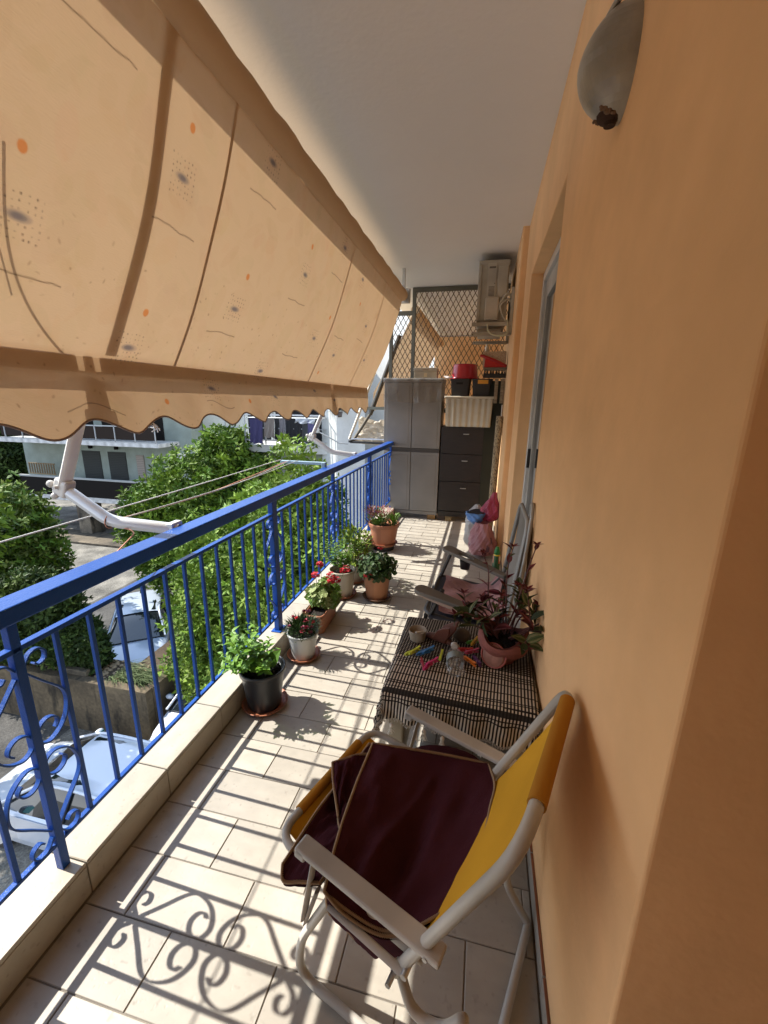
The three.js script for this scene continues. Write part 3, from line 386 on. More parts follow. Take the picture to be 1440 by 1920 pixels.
{ // rubbish bags by the wall
  const crumple = (rings, nA, f, uvk = 1) => { const P = [], uv = [], ix = []; rings.forEach((q, i) => { for (let j = 0; j <= nA; j++) { const a = j / nA * 6.28319, k = f(a, i / (rings.length - 1)); P.push(q[2] + Math.cos(a) * q[1] * k, q[0], (q[3] || 0) + Math.sin(a) * q[1] * k * (q[4] || 1)); uv.push(j / nA, i / rings.length); } }); for (let i = 0; i < rings.length - 1; i++) for (let j = 0; j < nA; j++) { const k = i * (nA + 1) + j; ix.push(k, k + nA + 1, k + nA + 2, k, k + nA + 2, k + 1); } return geo(P, uv, ix); };
  const wob = s => (a, t) => 1 + .09 * Math.sin(3 * a + s + t * 5) + .06 * Math.sin(7 * a - t * 11 + s * 2) + .06 * Math.abs(Math.sin(11 * a + t * 17 + s)) - .06 * Math.abs(Math.sin(5 * a + 9 * t)) + .10 * (fbm(a * .159155, t * .5 + s * .1, 12, 4, 5) - .5) - .05 * Math.pow(Math.abs(Math.sin(a * 4 + 7 * fbm(a * .159155, t, 6, 3, 8) + t * 6)), .4);
  const rg = (h, rs, x = 0, z = 0, sq = 1) => { const o = [], n = 60; for (let i = 0; i <= n; i++) { const t = i / n * (rs.length - 1), k = Math.min(rs.length - 2, Math.floor(t)), f = t - k; o.push([h * i / n, rs[k] + (rs[k + 1] - rs[k]) * f, x * i / n, z * i / n, sq]); } return o; };
  const thin = (c, t) => M(c, .28, { transmission: t, thickness: 0, clearcoat: .4, clearcoatRoughness: .2, bumpMap: bumpCloth, bumpScale: .01 });
  const b1 = thing('pink_bag', 'pale pink plastic bag bulging with rubbish on the floor by the wall', 'plastic bag', [.06, .003, -4.0]);
  mesh('film', crumple(rg(.34, [.02, .128, .135, .13, .12, .105, .085, .06], -.01), 180, wob(.4)), thin([.72, .33, .37], .3), b1); mesh('contents', crumple(rg(.26, [.01, .105, .11, .10, .085, .01]), 40, wob(2.2)), M([.26, .15, .24], .8, { map: texGrime }), b1);
  const b2 = thing('magenta_bag', 'crimson pink plastic bag leaning against the wall on the pale bag', 'plastic bag', [.095, .30, -4.14]);
  mesh('film', crumple(rg(.31, [.02, .098, .105, .09, .062, .035, .018], .05), 120, wob(3.1)), thin([.62, .06, .15], .25), b2);
  const b3 = thing('white_bag', 'white plastic bag slumped behind the pink bags', 'plastic bag', [-.03, .003, -4.22]);
  mesh('film', crumple(rg(.46, [.02, .09, .10, .10, .105, .10, .07, .02], .02), 80, wob(5.3)), thin([.78, .77, .76], .2), b3);
  const b4 = thing('blue_liner', 'dark bucket lined with a blue bag wedged between the plastic bags', 'bucket', [-.02, .30, -4.08], 0); mesh('liner', crumple(rg(.12, [.02, .075, .085, .092]), 60, wob(1.1)), M([.10, .24, .55], .35), b4); mesh('mouth', cyl(.07, .06, .03, .006, .105, 0, .25, 0, .1, 24), M([.012, .014, .02], .5), b4);
  const jar = thing('brown_jar', 'small brown glass jar on the floor beside the pink bag', 'jar', [-.075, .003, -4.33]); mesh('glass', lathe([[.001, 0], [.03, 0], [.034, .02], [.034, .085], [.024, .105], [.024, .12], [.001, .12]], 20), M([.11, .05, .028], .15, { clearcoat: 1 }), jar); mesh('lid', cyl(.026, .026, .02, 0, .13, 0), M([.3, .2, .12], .5), jar);
  const can = thing('spray_can', 'green spray can with a green cap on the floor by the wall corner', 'spray can', [.185, .002, -3.6]);
  mesh('body', lathe([[.001, 0], [.0315, 0], [.0325, .006], [.0325, .165], [.026, .18]], 28), M(0xffffff, .3, { clearcoat: .6, map: canvasTex(256, 256, (c, w, h) => { c.fillStyle = '#0c4a22'; c.fillRect(0, 0, w, h); c.fillStyle = '#d8b81e'; c.fillRect(0, 6, w, 40); c.fillStyle = '#c26a4a'; c.fillRect(20, 50, 70, 40); c.fillRect(150, 54, 70, 36); c.fillStyle = '#e8e2c8'; c.fillRect(28, 56, 40, 26); c.fillRect(160, 60, 40, 22); c.fillStyle = '#2f8a3a'; for (let i = 0; i < 30; i++) c.fillRect((i * 53) % w, 110 + (i * 37) % 130, 14, 8); }) }), can);
  mesh('cap', lathe([[.001, .245], [.013, .245], [.017, .235], [.026, .20], [.027, .18], [.001, .18]], 24), M([.015, .16, .03], .35), can);
}
// ---------------------------------------------------------------- foliage tools
class Leaves { constructor() { this.P = []; this.U = []; this.N = 0; }
  add(m, len, wid, fold = .25, curl = .15, seg = 2) { // leaf along +y of m, its face towards +z
    const rows = []; for (let i = 0; i <= seg; i++) { const t = i / seg, w = wid * .5 * Math.sin(Math.PI * Math.pow(clamp(t, .02, .98), .75)) , y = len * t, z = -curl * len * t * t; rows.push([[-w, y, z + w * fold], [0, y, z], [w, y, z + w * fold], t]); }
    const put = (p, u, v) => { const q = V(...p).applyMatrix4(m); this.P.push(q.x, q.y, q.z); this.U.push(u, v); };
    for (let i = 0; i < seg; i++) for (const k of [0, 1]) { const a = rows[i], b = rows[i + 1]; const u0 = k ? .5 : 0, u1 = k ? 1 : .5; put(a[k], u0, a[3]); put(a[k + 1], u1, a[3]); put(b[k + 1], u1, b[3]); put(a[k], u0, a[3]); put(b[k + 1], u1, b[3]); put(b[k], u0, b[3]); }
    return this; }
  disc(m, r, lobes = 7, cup = .25, seg = 14) { const c = V(0, 0, 0).applyMatrix4(m); let prev = null; for (let i = 0; i <= seg; i++) { const a = i / seg * 6.28319, k = r * (1 + .12 * Math.cos(lobes * a)) * (Math.abs(a - 3.14159) > 2.9 ? .75 : 1), q = V(Math.sin(a) * k, Math.cos(a) * k, cup * k * (.7 + .3 * Math.cos(lobes * a))).applyMatrix4(m); if (prev) { this.P.push(c.x, c.y, c.z, prev.x, prev.y, prev.z, q.x, q.y, q.z); this.U.push(.5, .5, .5 + .5 * Math.sin(a), .5 + .5 * Math.cos(a), .5 + .5 * Math.sin(a), .5 + .5 * Math.cos(a)); } prev = q; } return this; }
  build() { const g = new THREE.BufferGeometry(); g.setAttribute('position', new THREE.Float32BufferAttribute(this.P, 3)); g.setAttribute('uv', new THREE.Float32BufferAttribute(this.U, 2)); g.computeVertexNormals(); return g; } }
const frame = (pos, dir, up = V(0, 1, 0), roll = 0) => { const y = dir.clone().normalize(); let z = up.clone().addScaledVector(y, -up.dot(y)); if (z.lengthSq() < 1e-4) z = V(1, 0, 0.3).addScaledVector(y, -V(1, 0, .3).dot(y)); z.normalize(); const x = y.clone().cross(z); const m = new THREE.Matrix4().makeBasis(x, y, z); if (roll) m.multiply(new THREE.Matrix4().makeRotationY(roll)); m.setPosition(pos); return m; };
const veinTex = (a, b) => canvasTex(64, 128, (c, w, h) => { c.fillStyle = a; c.fillRect(0, 0, w, h); const q = mulberry(8); for (let i = 0; i < 60; i++) { c.fillStyle = b; c.globalAlpha = .15 + q() * .25; c.fillRect(q() * w, q() * h, 2 + q() * 9, 2 + q() * 12); } c.globalAlpha = .8; c.strokeStyle = b; c.lineWidth = 2; c.beginPath(); c.moveTo(32, 0); c.lineTo(32, h); c.stroke(); c.lineWidth = 1; for (let i = 0; i < 8; i++) { c.beginPath(); c.moveTo(32, h - i * 16); c.lineTo(4, h - i * 16 - 14); c.moveTo(32, h - i * 16); c.lineTo(60, h - i * 16 - 14); c.stroke(); } });
const leafMat = (rgb, tex, o = {}) => M(rgb, .5, { transmission: .3, thickness: 0, map: tex, specularIntensity: .45, ...o });
const vtex = veinTex('#f4f4f4', '#c9d6b0'), vtexPale = veinTex('#ffffff', '#9fb08a');
const mMint = leafMat([.17, .34, .03], vtex), mMintD = leafMat([.10, .22, .025], vtex), mDark = leafMat([.045, .095, .022], vtex), mVar = leafMat([.34, .39, .16], vtexPale), mPaleG = leafMat([.16, .27, .05], vtex), mYel = leafMat([.30, .38, .04], vtex), mGrey = leafMat([.10, .14, .06], vtex);
const mStem = M([.10, .13, .035], .7), mStemB = M([.12, .07, .035], .8);
const mRed = M([.55, .008, .018], .6, { transmission: .2, thickness: 0 }), mCrim = M([.40, .012, .055], .6, { transmission: .2, thickness: 0 }), mPinkF = M([.45, .10, .17], .6, { transmission: .2, thickness: 0 });
const mTerra = M([.50, .19, .09], .6, { map: texGrime, bumpMap: bumpFine, bumpScale: .0006 }), mTerraS = M([.46, .16, .075], .5, { map: texGrime });
function potGeo(rb, rt, h, rim = .02, lip = .006) { return lathe([[.001, 0], [rb * .96, 0], [rb, .004], [rb + (rt - rb) * (1 - rim / h), h - rim], [rt + lip, h - rim], [rt + lip + .001, h - .003], [rt + lip - .002, h], [rt - .003, h], [rt - .006, h - .01], [rt - .012, h - .045], [.001, h - .045]], 48); }
function saucerThing(label, x, z, r, mat, y = 0, h = .024) { const s = mesh('plant_saucer', lathe([[.001, .001], [r * .8, .001], [r * .86, .004], [r, h - .003], [r + .002, h], [r - .004, h], [r * .86, .009], [.001, .008]], 48), mat); s.position.set(x, y + .0005, z); tag(s, label, 'saucer'); return y + .0095; }
function soil(parent, r, y) { mesh('soil', lathe([[.001, y + .006], [r * .5, y + .004], [r, y - .004]], 28), matSoil, parent); const q = mulberry(Math.round(r * 9999)), c = []; for (let i = 0; i < 90; i++) { const a = q() * 6.28, d = Math.sqrt(q()) * r * .93, s = .003 + q() * .007; c.push(ball(s, s * .7, s * (0.6 + q()), Math.cos(a) * d, y + .004, Math.sin(a) * d, 5)); } mesh('soil_clods', c, matSoil, parent).userData.kind = 'stuff'; }
// a leafy stem: opposite pairs of leaves along a bent stem
function leafyStem(parent, L, base, top, { pairs = 6, len = .055, wid = .03, start = .3, mat, rad = .0022, droop = .3, q, each }) {
  const mid = base.clone().lerp(top, .5).add(V((q() - .5) * .03, .01, (q() - .5) * .03)), cv = new THREE.QuadraticBezierCurve3(base, mid, top); L.stems.push(pipe(cv.getPoints(8), t => rad * (1 - .6 * t), { n: 5, caps: false }));
  for (let i = 0; i < pairs; i++) { const t = start + (1 - start) * (i + .6) / pairs, p = cv.getPoint(Math.min(1, t)), tan = cv.getTangent(Math.min(1, t)), sc = (1 - .55 * Math.pow(t, 3)) * (.75 + q() * .5); const a0 = i * 1.571 + q() * .6; for (const s of [0, Math.PI]) { const a = a0 + s + (q() - .5) * .5, side = V(Math.cos(a), 0, Math.sin(a)); const dir = side.clone().multiplyScalar(1).addScaledVector(tan, .55 + .5 * t - droop * q() * 1.4); const m = frame(p, dir, tan.clone().add(V(0, .6, 0))); each(m, len * sc, wid * sc, q); } }
}
function plantStems(parent, geos, mat) { if (geos.length) mesh('stems', geos, mat, parent); }

// ---------------------------------------------------------------- the pots along the kerb
{ // black pot with lemon balm
  const y = saucerThing('terracotta coloured saucer under the black pot', -.95, -1.61, .108, mTerraS);
  const p = thing('herb_pot', 'black plastic pot with bright green leafy herb beside the kerb', 'potted plant', [-.952, y, -1.61]);
  mesh('pot', potGeo(.078, .104, .205, .022, .004), M([.026, .027, .030], .38, { map: texGrime, bumpMap: bumpFine, bumpScale: .0004 }), p); soil(p, .092, .172);
  const q = mulberry(3), L = { stems: [] }, lg = [.85, 1, 1.15].map(k => new Leaves().add(new THREE.Matrix4(), .056 * k, .030 * k, .25, .3, 4).build());
  const tops = [[-.14, .42, .05], [-.20, .33, .03], [-.09, .33, .16], [-.10, .40, .10], [-.05, .44, .02], [-.13, .36, .02], [-.02, .40, .09], [-.16, .30, .08], [.03, .36, .03], [-.07, .37, -.06], [.0, .31, -.08], [-.12, .28, .16], [.05, .28, .09], [-.17, .26, -.02], [-.04, .30, .14]];
  for (const t of tops) leafyStem(p, L, V(t[0] * .12 + (q() - .5) * .05, .17, t[2] * .12 + (q() - .5) * .05), V(...t), { pairs: 7, start: .32, q, each: (m, l) => { const e = mesh('leaf', lg[Math.floor(q() * 3)], q() < .7 ? mMint : mMintD, p); e.applyMatrix4(m.clone().multiply(new THREE.Matrix4().makeScale(l / .055, l / .055, l / .055))); } });
  const e = mesh('leaf', new Leaves().add(frame(V(.02, .2, -.01), V(.55, .85, -.2), V(-.3, .4, 1)), .1, .075, .2, .15, 5).build(), mMintD, p); plantStems(p, L.stems, mStem);
}
{ // white pot with carnations
  const y = saucerThing('terracotta coloured saucer under the white pot', -.932, -2.035, .094, mTerraS);
  const p = thing('carnation_pot', 'white plastic pot of crimson flowers beside the kerb', 'potted plant', [-.932, y, -2.035]);
  mesh('pot', potGeo(.064, .086, .155, .014, .004), M([.74, .74, .70], .4, { map: texGrime }), p); soil(p, .076, .128);
  const q = mulberry(13), A = new Leaves(), st = [];
  for (let i = 0; i < 900; i++) { const a = q() * 6.28, r = Math.sqrt(q()) * .082, h = .128 + q() * .09 * (1 - r * 4), b = V(Math.cos(a) * r, h, Math.sin(a) * r); A.add(frame(b, V(Math.cos(a) * (r * 9 + q() - .5), .5 + q() * .9, Math.sin(a) * (r * 9 + q() - .5))), .03 + q() * .03, .0045, .1, .4 * q(), 2); }
  mesh('foliage', A.build(), mDark, p);
  const fl = (x, yy, z, s, m) => { const F = new Leaves(); for (let k = 0; k < 16; k++) { const a = k * 2.4, tt = .25 + .75 * (k / 16); F.add(frame(V(x, yy, z), V(Math.cos(a) * tt, .9 - tt * .75, Math.sin(a) * tt)), s * (.7 + .4 * q()), s * .8, .3, .2, 2); } mesh('flower', F.build(), m, p); };
  for (const [x, yy, z, s, c] of [[.045, .205, .045, .019, 0], [.062, .195, .02, .018, 1], [.03, .19, .065, .018, 0], [.065, .18, .05, .017, 1], [.025, .225, .01, .018, 0], [.02, .20, .04, .016, 1], [-.03, .235, .01, .015, 2], [-.065, .225, -.02, .014, 0], [-.01, .25, -.05, .017, 0], [.01, .245, -.065, .017, 1], [-.06, .20, .045, .014, 1], [.055, .20, -.03, .014, 2]]) fl(x, yy, z, s, [mCrim, mPinkF, mRed][c]);
}
{ // trough with geranium
  const p = thing('geranium_trough', 'terracotta trough with red geraniums and pale leaves beside the kerb', 'potted plant', [-.968, .002, -2.435], .05);
  const ring = (yy, k, a = 0) => { const r = []; const n = 64; for (let i = 0; i < n; i++) { const t = i / n * 6.28319, c = Math.cos(t), s = Math.sin(t), e = .28; const rib = a * Math.sin(t * 32); r.push(V(Math.sign(c) * Math.pow(Math.abs(c), e) * (.062 * k + rib), yy, Math.sign(s) * Math.pow(Math.abs(s), e) * (.178 * k + rib))); } return r; };
  mesh('trough', loft([ring(0, .86), ring(.004, .88, .0012), ring(.118, .99, .0012), ring(.119, 1.06), ring(.138, 1.07), ring(.139, .99), ring(.11, .95)], true), mTerra, p);
  mesh('soil', [box(.105, .01, .31, 0, .108, 0)], matSoil, p);
  const q = mulberry(23), A = new Leaves(), B = new Leaves(), st = [];
  for (let i = 0; i < 150; i++) { const a = q() * 6.28, r = Math.sqrt(q()), x = Math.cos(a) * r * .105 + .005, z = Math.sin(a) * r * .11 - .02, h = .15 + q() * .16 * (1 - r * .55); const pos = V(x, h, z); st.push(pipe([V(x * .25, .11, z * .4), V(x * .7, .11 + (h - .11) * .6, z * .7), pos], .0016, { n: 4, caps: false })); (q() < .6 ? A : B).disc(frame(pos, V(q() - .5, .3 + q() * .4, q() - .5), V(Math.cos(a) * r * .9, .9, Math.sin(a) * r * .9)), .018 + q() * .017, 7, .25); }
  mesh('pale_foliage', A.build(), mVar, p); mesh('green_foliage', B.build(), mPaleG, p); plantStems(p, st, mStem);
  for (const [x, yy, z, s] of [[-.03, .345, .03, .026], [.06, .335, .0, .030], [.095, .30, -.02, .026], [.125, .335, -.12, .034], [.07, .31, .025, .024], [-.05, .36, -.12, .022]]) { const F = new Leaves(); for (let k = 0; k < 34; k++) { const ph = Math.acos(1 - 1.5 * q()), a = q() * 6.28, d = V(Math.sin(ph) * Math.cos(a), Math.cos(ph), Math.sin(ph) * Math.sin(a)); const c = V(x, yy, z).addScaledVector(d, s * .85); for (let j = 0; j < 5; j++) { const b = j * 1.2566 + k; const o = V(Math.cos(b), 0, Math.sin(b)).addScaledVector(d, .4); F.add(frame(c, o, d), .011, .009, .1, .1, 2); } } const f = mesh('flower_head', F.build(), mRed, p); mesh('flower_stalk', pipe([V(x * .3, .13, z * .4), V(x * .8, yy - .06, z * .9), V(x, yy, z)], .0018, { n: 5 }), mStem, f); }
}
function bush(p, seed, n, rx, ry, rz, cy, len, wid, mats, base = .17, stemMat = mStem) { const q = mulberry(seed), Ls = mats.map(() => new Leaves()), st = []; for (let i = 0; i < n; i++) { const a = q() * 6.28, u = Math.pow(q(), .55), e = Math.acos(1 - 1.7 * q()); const d = V(Math.sin(e) * Math.cos(a), Math.cos(e), Math.sin(e) * Math.sin(a)); const c = V(d.x * rx * u, cy + d.y * ry * u, d.z * rz * u); if (i % 9 === 0) st.push(pipe([V(c.x * .15, base, c.z * .15), V(c.x * .6, base + (c.y - base) * .6, c.z * .6), c], .0018, { n: 4, caps: false })); for (let k = 0; k < 3; k++) { const dd = d.clone().multiplyScalar(.9).add(V(q() - .5, q() - .35, q() - .5).multiplyScalar(1.3)); Ls[Math.floor(q() * mats.length)].add(frame(c.clone().add(V(q() - .5, q() - .5, q() - .5).multiplyScalar(len * .6)), dd, V(d.x * .5, 1, d.z * .5)), len * (.7 + .5 * q()), wid * (.7 + .5 * q()), .25, .3 * q(), 2); } } Ls.forEach((l, i) => mesh('foliage', l.build(), mats[i], p)); plantStems(p, st, stemMat); }
{
  let y = saucerThing('terracotta coloured saucer under the tall cream pot', -.965, -2.86, .102, mTerraS);
  let p = thing('tall_cream_pot', 'cream pot with a tall airy green shrub behind the geranium trough', 'potted plant', [-.968, y, -2.86]);
  mesh('pot', potGeo(.076, .097, .205, .02, .005), M([.62, .55, .42], .45, { map: texGrime }), p); soil(p, .085, .172);
  { const q = mulberry(37), L = { stems: [] }, A = new Leaves(), B = new Leaves(); for (const t of [[-.07, .46, .03], [.0, .44, -.02], [-.13, .40, -.03], [.05, .38, -.07], [-.03, .40, -.12], [-.15, .34, .05], [.07, .33, .02], [-.09, .36, -.10], [-.18, .40, .0], [.02, .36, .06]]) leafyStem(p, L, V((q() - .5) * .05, .17, (q() - .5) * .05), V(...t), { pairs: 17, start: .28, len: .05, wid: .021, q, each: (m, l, w) => (q() < .6 ? A : B).add(m, l, w, .2, .3, 2) }); mesh('foliage', A.build(), mPaleG, p); mesh('foliage', B.build(), mMint, p); plantStems(p, L.stems, mStem); }
  y = saucerThing('terracotta coloured saucer under the small cream pot', -.955, -3.14, .09, mTerraS);
  p = thing('small_cream_pot', 'small cream pot with yellow green foliage hidden behind the tall cream pot', 'potted plant', [-.955, y, -3.14]);
  mesh('pot', potGeo(.064, .08, .15, .016, .004), M([.60, .54, .43], .45, { map: texGrime }), p); soil(p, .07, .122);
  bush(p, 51, 330, .14, .19, .13, .28, .036, .018, [mYel, mPaleG], .12);
  y = saucerThing('brown clay saucer under the terracotta geranium pot', -.705, -2.885, .107, M([.20, .10, .06], .6, { map: texGrime }));
  p = thing('terracotta_pot', 'terracotta pot with dense dark leaves and a few red blossoms on the floor', 'potted plant', [-.705, y, -2.885]);
  mesh('pot', potGeo(.078, .104, .19, .03, .003), M([.56, .25, .12], .7, { map: texGrime, bumpMap: bumpFine, bumpScale: .001 }), p); soil(p, .09, .16);
  { const q = mulberry(61), A = new Leaves(), B = new Leaves(); for (let i = 0; i < 620; i++) { const a = q() * 6.28, e = Math.acos(1 - 1.55 * q()), u = Math.pow(q(), .4), d = V(Math.sin(e) * Math.cos(a), Math.cos(e), Math.sin(e) * Math.sin(a)); const c = V(d.x * .155 * u, .235 + d.y * .12 * u, d.z * .15 * u); (q() < .7 ? A : B).disc(frame(c, V(q() - .5, q() - .2, q() - .5), d.clone().add(V(0, .5, 0))), .010 + q() * .011, 5, .25, 8); } mesh('foliage', A.build(), mDark, p); mesh('foliage', B.build(), mGrey, p);
    for (const [x, yy, z] of [[.01, .36, -.06], [-.045, .215, .135], [-.02, .225, .13]]) { const F = new Leaves(); for (let k = 0; k < 16; k++) { const d = V(q() - .5, q() * .6, q() - .5).normalize(); for (let j = 0; j < 5; j++) F.add(frame(V(x, yy, z).addScaledVector(d, .014), V(Math.cos(j * 1.26 + k), .2, Math.sin(j * 1.26 + k)), d), .011, .01, .1, .1, 2); } mesh('flower_head', F.build(), mRed, p); } }
  const st = mesh('pot_stand', [cyl(.10, .105, .04, 0, .0205, 0, 0, 0, 0, 28)], matBlack); st.position.set(-.905, 0, -3.985); tag(st, 'low black plant stand under the large terracotta pot', 'plant stand');
  y = saucerThing('wide terracotta coloured saucer on the black stand', -.905, -3.985, .135, mTerra, .041, .03);
  p = thing('large_terracotta_pot', 'large terracotta pot with two reddish green tufts near the grey cabinet', 'potted plant', [-.905, y, -3.985]);
  mesh('pot', potGeo(.112, .148, .225, .035, .006), mTerra, p); soil(p, .13, .18);
  { const q = mulberry(71), mkTuft = (cx, cz, rx, h, mats, n) => { const Ls = mats.map(() => new Leaves()); for (let i = 0; i < n; i++) { const a = q() * 6.28, r = Math.sqrt(q()) * rx, t = q(); const c = V(cx + Math.cos(a) * r * (.5 + .7 * t), .185 + h * t, cz + Math.sin(a) * r * (.5 + .7 * t)); const k = mats.length > 2 && t > .62 && r > rx * .35 ? 2 : Math.floor(q() * 2); Ls[k].add(frame(c, V(Math.cos(a) * .7, .5 + q(), Math.sin(a) * .7)), .028 + q() * .018, .010 + q() * .007, .2, .2, 2); } Ls.forEach((l, i) => l.P.length && mesh(i === 2 ? 'red_tips' : 'foliage', l.build(), mats[i], p)); };
    mkTuft(-.05, .02, .115, .17, [mPaleG, mMintD, leafMat([.30, .09, .09], vtex)], 620); mkTuft(.095, .02, .05, .125, [mPaleG, mMint], 210); mkTuft(-.14, .03, .05, .18, [leafMat([.26, .11, .10], vtex), mGrey], 90); }
}
// ---------------------------------------------------------------- table, cloth and the things on it
const TY = .5, TX0 = -.262, TX1 = .222, TZ0 = -1.73, TZ1 = -1.22;
{
  const t = thing('side_table', 'small beige plastic table under the checked cloth by the wall', 'table'); const mp = M([.50, .44, .32], .5, { map: texGrime });
  mesh('table_top', span(TX0, TX1, TY - .03, TY - .004, TZ0, TZ1, .008), mp, t); mesh('apron', [span(TX0 + .03, TX1 - .03, TY - .09, TY - .031, TZ0 + .03, TZ0 + .045), span(TX0 + .03, TX1 - .03, TY - .09, TY - .031, TZ1 - .045, TZ1 - .03)], mp, t);
  mesh('side_panel', span(TX0 + .028, TX0 + .04, .06, TY - .031, TZ0 + .06, TZ1 - .06, .003), mp, t); mesh('side_panel', span(TX0 + .06, TX1 - .06, .06, TY - .095, TZ0 + .028, TZ0 + .04, .003), mp, t);
  for (const x of [TX0 + .035, TX1 - .035]) for (const z of [TZ0 + .035, TZ1 - .035]) mesh('leg', rbox(.055, TY - .031, .055, .01, x, (TY - .031) / 2, z), mp, t);
  const ct = canvasTex(1024, 1024, (c, w, h) => { // 0.72 x 0.78 m cotton scarf, black on cream
    c.fillStyle = '#cfc4b4'; c.fillRect(0, 0, w, h); const px = w / .72, pz = h / .78, q = mulberry(4); c.fillStyle = '#120e0c';
    for (let x = .006; x < .72; x += .0112) { c.globalAlpha = .92; c.fillRect(x * px, 0, .0058 * px, h); }
    c.globalAlpha = .95; for (let z = .085; z < .43; z += .0108) c.fillRect(0, z * pz, w, .0070 * pz);
    for (const z of [.03, .042, .055, .445, .458, .472, .505, .555, .598, .609, .70]) { c.fillStyle = '#120e0c'; c.fillRect(0, z * pz, w, .0055 * pz); }
    c.globalAlpha = .86; c.fillRect(0, .645 * pz, w, .026 * pz); c.fillRect(0, .015 * pz, w, .012 * pz); c.globalAlpha = .95; c.fillRect(0, .632 * pz, w, .004 * pz); c.fillRect(0, .684 * pz, w, .0045 * pz);
    c.globalAlpha = 1; c.fillStyle = '#cbc0b0'; c.fillRect(0, 0, .085 * px, h); c.fillStyle = '#17120f'; for (const x of [.012, .024, .05, .072]) c.fillRect(x * px, 0, .004 * px, h); c.globalAlpha = .8; c.fillRect(.03 * px, 0, .012 * px, h); c.globalAlpha = .9; for (let z = .02; z < .78; z += .03) c.fillRect(0, z * pz, .085 * px, .0035 * pz);
    c.globalAlpha = .05; for (let i = 0; i < 3000; i++) { c.fillStyle = q() < .5 ? '#fff' : '#000'; c.fillRect(q() * w, q() * h, 3, 3); } });
  const flat = (u, v) => { const x = -.425 + .70 * u, z = -1.81 + .715 * v, a = .06; return [-.02 + (x + .02) * Math.cos(a) - (z + 1.47) * Math.sin(a), -1.47 + (x + .02) * Math.sin(a) + (z + 1.47) * Math.cos(a)]; };
  const drape = (u, v) => { const [x, z] = flat(u, v), m = .003; const cx = clamp(x, TX0 - m, TX1 + m), cz = clamp(z, TZ0 - m, TZ1 + m), dx = x - cx, dz = z - cz, d = Math.hypot(dx, dz); if (d < 1e-6) return V(x, TY + .0022 + .0028 * (1 + Math.sin(x * 37 + z * 20) * Math.sin(z * 31)) * fbm(x + .5, z + 2, 9, 3, 6) + .004 * Math.max(0, Math.sin(x * 8 + z * 26)), z);
    const r = .012, over = d < r ? d : r, drop = d < r ? d * .4 : r * .4 + (d - r) * .97, nx = dx / d, nz = dz / d, fl = .06 + .10 * (Math.abs(nx * nz) * 2), fold = (.008 * Math.sin((x * Math.abs(nz) + z * Math.abs(nx)) * 62) + .003 * Math.sin((x - z) * 90)) * clamp((d - .015) / .07, 0, 1); let X = cx + nx * (over + fl * d + fold), Z = cz + nz * (over + fl * d + fold); if (X > XW - .004) X = XW - .004; return V(X, TY + .0022 - drop, Z); };
  const cl = thing('checked_tablecloth', 'black and cream checked scarf with knotted fringe draped over the small table', 'tablecloth');
  mesh('cloth', grid(110, 120, drape, (u, v) => [u, 1 - v]), M(0xffffff, .95, { map: ct, bumpMap: weave, bumpScale: .0006 }), cl);
  const q = mulberry(17), th = []; for (let i = 0; i <= 150; i++) { const p = drape(i / 150, 1); th.push(pipe([p, V(p.x + (q() - .5) * .006, p.y - .005, p.z + .002), V(p.x + (q() - .5) * .012, p.y - .008 - q() * .006, p.z + (q() - .5) * .008)], .0009, { n: 4, caps: false })); if (i < 110) { const w = drape(0, i / 110); th.push(pipe([w, V(w.x - .002, w.y - .01, w.z), V(w.x - .003 + (q() - .5) * .01, w.y - .016 - q() * .008, w.z + (q() - .5) * .01)], .0009, { n: 4, caps: false })); } }
  const fr = mesh('fringe', th, M([.66, .61, .54], .95), cl); fr.userData.kind = 'stuff';
  for (const u of [.30, .42, .46, .55, .72, .75]) { const p = drape(u, 1), kn = [ball(.008, .009, .008, p.x, p.y - .022, p.z + .006, 7)]; for (let k = 0; k < 12; k++) kn.push(pipe([V(p.x, p.y - .012, p.z + .005), V(p.x + (q() - .5) * .012, p.y - .032, p.z + .006 + (q() - .5) * .01), V(p.x + (q() - .5) * .03, p.y - .046 - q() * .02, p.z + .006 + (q() - .5) * .02)], .0013, { n: 4, caps: false })); mesh('tassel', kn, M([.75, .71, .64], .95), cl); }
}
